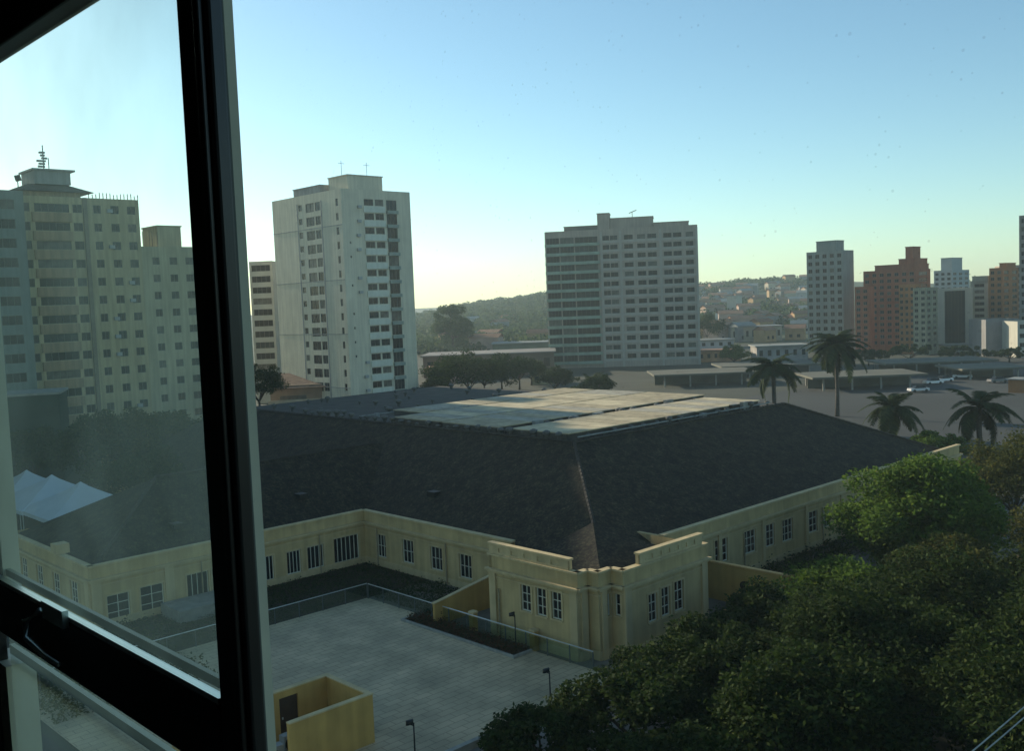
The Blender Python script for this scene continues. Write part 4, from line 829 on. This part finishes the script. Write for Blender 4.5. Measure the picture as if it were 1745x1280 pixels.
# ================================================================= MIDDLE DISTANCE
def shed(name, label, xl, xr, yt, yb, wm, rm, depth=14, rz=-.04, cat='building', rh=1.0, wins=0):
    P = at_z((xl + xr) / 2, yb, 0); D = P[1]; a, c = at_d(xl, yb, D), at_d(xr, yb, D); h = at_d((xl + xr) / 2, yt, D)[2]; L_ = (c[0] - a[0]) / math.cos(rz)
    t = thing(name, (a[0], a[1], 0), label, cat, rz); q = MB(); q.box(0, L_, 0, depth, -.1, h); q.build('wall', wm, t)
    q = MB(); q.box(-.6, L_ + .6, -.8, depth + .6, h + .002, h + .002 + rh * .35); q.build('roof', rm, t)
    for k in range(wins):
        s = L_ * (k + .3) / wins; q = MB(); q.box(s, s + L_ * .4 / wins, -.05, -.004, h * .35, h * .75); q.build('window', GLASSD, t)
    return t
BRW = mat('brown_wall', (.17, .12, .085), .9, .2, .2); PALER = mat('pale_roof', (.24, .25, .23), .8, .12, .2); GRN = mat('green_wall', (.10, .13, .09), .9, .25, .2)
shed('warehouse', 'long brown warehouse left of the slab block', 722, 945, 604, 640, BRW, mat('warehouse_roof', (.22, .20, .18), .8, .15, .2), 20, wins=9)
shed('warehouse', 'small cream shed below the brown warehouse', 905, 945, 636, 655, mat('cream_shed', (.42, .34, .2), .9, .15, .4), PALER, 8, wins=2)
shed('house_row', 'low pink shop row below the broad dark tree', 728, 800, 628, 650, mat('pink_row', (.40, .28, .22), .9, .25, .3), mat('rust_roof', (.28, .15, .09), .9, .2, .4), 10, wins=5)
shed('long_shed', 'long green shed with a thin pale roof behind the warehouse', 840, 945, 585, 606, GRN, PALER, 20)
shed('long_shed', 'long bluish roofed shed on the valley floor', 760, 935, 548, 562, mat('bluish_shed', (.15, .18, .17), .9, .2, .2), PALER, 25)
CAN = mat('canopy_concrete', (.12, .118, .09), .9, .15, .2); CAND = mat('canopy_shade', (.10, .10, .08), .9, .2, .2)
def canopy(label, xl, xr, yt, yb, rz=-.03, depth=16):
    P = at_z((xl + xr) / 2, yb, 0); D = P[1]; a, c = at_d(xl, yb, D), at_d(xr, yb, D); h = max(2.6, at_d((xl + xr) / 2, yt, D)[2]); L_ = c[0] - a[0]
    t = thing('bus_shelter', (a[0], a[1], 0), label, 'shelter', rz, 'long flat shelters on the plaza'); q = MB(); q.box(0, L_, 0, depth, h - .45, h); q.build('roof', CAN, t); n = max(3, int(L_ / 5))
    for k in range(n):
        for y in (1.0, depth - 1): q = MB(); q.box((k + .4) * L_ / n, (k + .4) * L_ / n + .35, y, y + .35, -.1, h - .452); q.build('post', CONC, t)
    q = MB(); q.box(1, L_ - 1, depth * .5, depth * .5 + .3, 0, h - .46); q.build('back_wall', CAND, t)
canopy('long flat concrete shelter right of the slab block', 1115, 1290, 636, 658); canopy('long flat concrete shelter behind the tallest palm', 1385, 1580, 640, 664); canopy('long flat concrete shelter farthest across the plaza', 1510, 1700, 616, 637); canopy('long flat concrete shelter behind the drooping palm', 1230, 1400, 622, 642); canopy('long flat concrete shelter before the grey box building', 1640, 1760, 628, 646)
shed('low_block', 'long pale low building at the foot of the hill', 1247, 1332, 557, 582, mat('pale_low', (.40, .37, .28), .9, .12, .2), PALER, 16, wins=8)
shed('low_block', 'blue-white low building beside the slab block', 1192, 1250, 580, 594, mat('bluewhite', (.34, .38, .40), .9, .12, .2), PALER, 14, wins=4)
shed('low_block', 'orange shop row at the right foot of the slab block', 1190, 1262, 598, 616, mat('orange_row', (.42, .22, .11), .9, .3, .3), mat('rust_roof', (.28, .15, .09)), 8, wins=6)
shed('low_block', 'grey low building behind the drooping palm', 1290, 1376, 590, 614, mat('grey_row', (.28, .26, .24), .9, .25, .3), PALER, 10, wins=6)
shed('low_block', 'white low roofed kiosk before the pillared block', 1612, 1690, 588, 600, WP, PALER, 8, wins=3)
P = at_d(1243, 545, 620); zb = terr(P[0], P[1]); t = thing('hill_block', (P[0] + 4.4, P[1], zb), 'square block on the hill with one bright sunlit wall', 'building', GRID + .2); q = MB(); q.box(0, 9.5, 0, 6, -2, 13.5); q.build('wall', WP, t); q = MB(); q.box(-.2, 9.7, -.2, 6.2, 13.502, 13.9); q.build('roof', PALER, t)
# hillside houses
R = random.Random(21)
HM = [mat('house_%s' % n, tuple(.72 * q for q in c), .9, .15, .3) for n, c in (('cream', (.52, .46, .34)), ('pink', (.48, .34, .27)), ('white', (.60, .58, .52)), ('ochre', (.50, .34, .17)), ('grey', (.32, .32, .30)))]
RM = [mat('rust_roof', (.28, .15, .09)), PALER, mat('old_tiles', (.24, .12, .07), .9, .3, .5)]
protos = []
for k in range(10):
    a, d, h = R.uniform(7, 13), R.uniform(6, 9), R.uniform(3.5, 8); wq = MB(); wq.box(-a / 2, a / 2, -d / 2, d / 2, -3, h); rq = MB(); e = .5
    rq.quad((-a / 2 - e, -d / 2 - e, h), (a / 2 + e, -d / 2 - e, h), (a / 2 + e, 0, h + 1.7), (-a / 2 - e, 0, h + 1.7)); rq.quad((a / 2 + e, d / 2 + e, h), (-a / 2 - e, d / 2 + e, h), (-a / 2 - e, 0, h + 1.7), (a / 2 + e, 0, h + 1.7)); rq.tri((-a / 2, -d / 2, h - .01), (-a / 2, d / 2, h - .01), (-a / 2, 0, h + 1.5)); rq.tri((a / 2, d / 2, h - .01), (a / 2, -d / 2, h - .01), (a / 2, 0, h + 1.5))
    nq = MB()
    for s in (-.28, .12): nq.box(a * s, a * s + 1.4, -d / 2 - .05, -d / 2 - .004, 1.2, 2.6)
    protos.append((wq.mesh('wall', HM[k % 5]), rq.mesh('roof', RM[k % 3]), nq.mesh('window', GLASSD)))
def house(x, y, lb, gp):
    k = R.randrange(10); p = protos[k]; t = thing('hillside_house', (x, y, terr(x, y)), 'small %s house with a %s roof %s' % (('cream', 'pink', 'white', 'ochre', 'grey')[k % 5], ('rust red', 'pale grey', 'dark brick')[k % 3], lb), 'house', R.uniform(-.5, .9), gp)
    for nme, me in zip(('wall', 'roof', 'window'), p): link(nme, me, t)
for k in range(80):
    D = R.uniform(430, 930); px = R.uniform(1188, 1380); P = at_d(px, 500, D); house(P[0], P[1], 'on the hillside right of the slab block', 'houses on the right hillside')
for k in range(9):
    D = R.uniform(420, 700); px = R.uniform(722, 930); P = at_d(px, 500, D); house(P[0], P[1], 'in the valley left of the slab block', 'houses in the middle valley')
# woodland on the hills: one mass
rg = np.random.default_rng(9); cs = []
n = 2800; px = np.concatenate([rg.uniform(700, 945, 1700), rg.uniform(1180, 1390, 1100)]); Ds = rg.uniform(420, 1060, n)
for a, d in zip(px, Ds):
    P = at_d(a, 500, d); x, y = P[0], P[1]; 
    if a > 1150 and math.sin(x * .05) + math.sin(y * .021 + 1) < .1 and d < 880: continue
    z = terr(x, y); r = rg.uniform(2.2, 5.0); m_ = 46; q = rg.normal(0, 1, (m_, 3)); q /= np.linalg.norm(q, axis=1)[:, None]; q[:, 2] = np.abs(q[:, 2])
    cs.append(np.array([x, y, z + r * .6]) + q * r * np.array([1, 1, 1.0]) * rg.uniform(.6, 1.05, (m_, 1)))
for a in np.concatenate([rg.uniform(-1200, -150, 250), rg.uniform(400, 1500, 250)]):
    y = rg.uniform(700, 1060); x = a; z = terr(x, y); q = rg.normal(0, 1, (20, 3)); q /= np.linalg.norm(q, axis=1)[:, None]; cs.append(np.array([x, y, z + 3]) + q * 5)
V, Qd = leaf_quads(np.concatenate(cs), 1.9, rg, asp=.8); o = link('hill_woodland', arr_mesh('hill_woodland', V, Qd, LEAFH)); tag(o, 'far green woodland covering the hills', 'woodland', kind='stuff')
# cars on the plaza
def car_meshes(col, i):
    q = MB(); q.box(-2.1, 2.1, -.85, .85, .35, .85, tx=.06, ty=.05); bd = q.mesh('body', mat('car_paint_%d' % i, col, .3, .05, spec=.5))
    q = MB(); q.box(-1.2, 1.35, -.78, .78, .852, 1.42, tx=.45, ty=.14); cb = q.mesh('cabin', GLASSD)
    q = MB(); q.tube([(0, -.1, .32), (0, .1, .32)], .32, 12); wh = q.mesh('wheel', METAL); return bd, cb, wh
cars = [(1608, 651, (.7, .7, .68), 'white'), (1640, 645, (.72, .72, .7), 'white'), (1662, 641, (.6, .6, .6), 'silver'), (1700, 652, (.08, .08, .09), 'black'), (1565, 668, (.5, .5, .5), 'silver'), (1690, 635, (.35, .05, .04), 'red'), (1590, 655, (.7, .7, .68), 'white')]
lbls = ['white car parked farthest along the plaza shelters', 'white car in the open middle of the plaza', 'silver car near the far plaza edge', 'black car alone on the open plaza paving', 'silver car beside the shelter behind the tallest palm', 'dark red car at the plaza edge below the grey box', 'white car right of the shelter end']
for i, (x, y, c, nm) in enumerate(cars):
    P = at_z(x, y, 0); t = thing('parked_car', (P[0], P[1], -.02), lbls[i], 'car', R.uniform(-.4, .5), 'cars on the plaza'); bd, cb, wh = car_meshes(c, i); link('body', bd, t); link('cabin', cb, t)
    for sx in (-1.3, 1.3):
        for sy in (-.78, .78): link('wheel', wh, t, (sx, sy, 0))
P = at_z(1738, 668, 0); t = thing('kiosk', (P[0], P[1], 0), 'small orange kiosk on the plaza', 'kiosk', GRID); q = MB(); q.box(-2, 2, -1.5, 1.5, -.05, 2.6); q.build('wall', ORNG, t); q = MB(); q.box(-2.3, 2.3, -1.8, 1.8, 2.602, 2.8); q.build('roof', GREY, t); q = MB(); q.box(-1.4, 1.4, -1.56, -1.504, 1, 2); q.build('hatch', GLASSD, t)
# overhead cables
for i, (dz, lb) in enumerate(((0, 'upper overhead cable crossing the street trees'), (-.45, 'lower overhead cable crossing the street trees'))):
    a = at_d(1675, 1252 + 18 * i, 27); c = at_d(1760, 1178 + 18 * i, 31); d = c - a; q = MB(); p0 = a - d * 2.2; p1 = c + d * 5
    q.tube([p0 + (p1 - p0) * s + np.array([0, 0, -1.2 * s * (1 - s)]) for s in np.linspace(0, 1, 14)], .022, 6); o = q.build('overhead_cable', mat('cable_grey', (.30, .31, .29), .6)); tag(o, lb, 'cable', 'overhead cables')

# ================================================================= HAZE
hz = MB(); hz.box(-1700, 2200, -120, 1700, -1.5, 62); o = hz.build('haze', []); tag(o, kind='stuff')
m = bpy.data.materials.new('haze'); m.use_nodes = True; n = m.node_tree.nodes; n.remove(n['Principled BSDF']); pv = n.new('ShaderNodeVolumePrincipled'); pv.inputs['Color'].default_value = (.72, .92, .98, 1); pv.inputs['Density'].default_value = .00025; pv.inputs['Anisotropy'].default_value = .3
m.node_tree.links.new(pv.outputs[0], n['Material Output'].inputs['Volume']); o.data.materials.append(m)
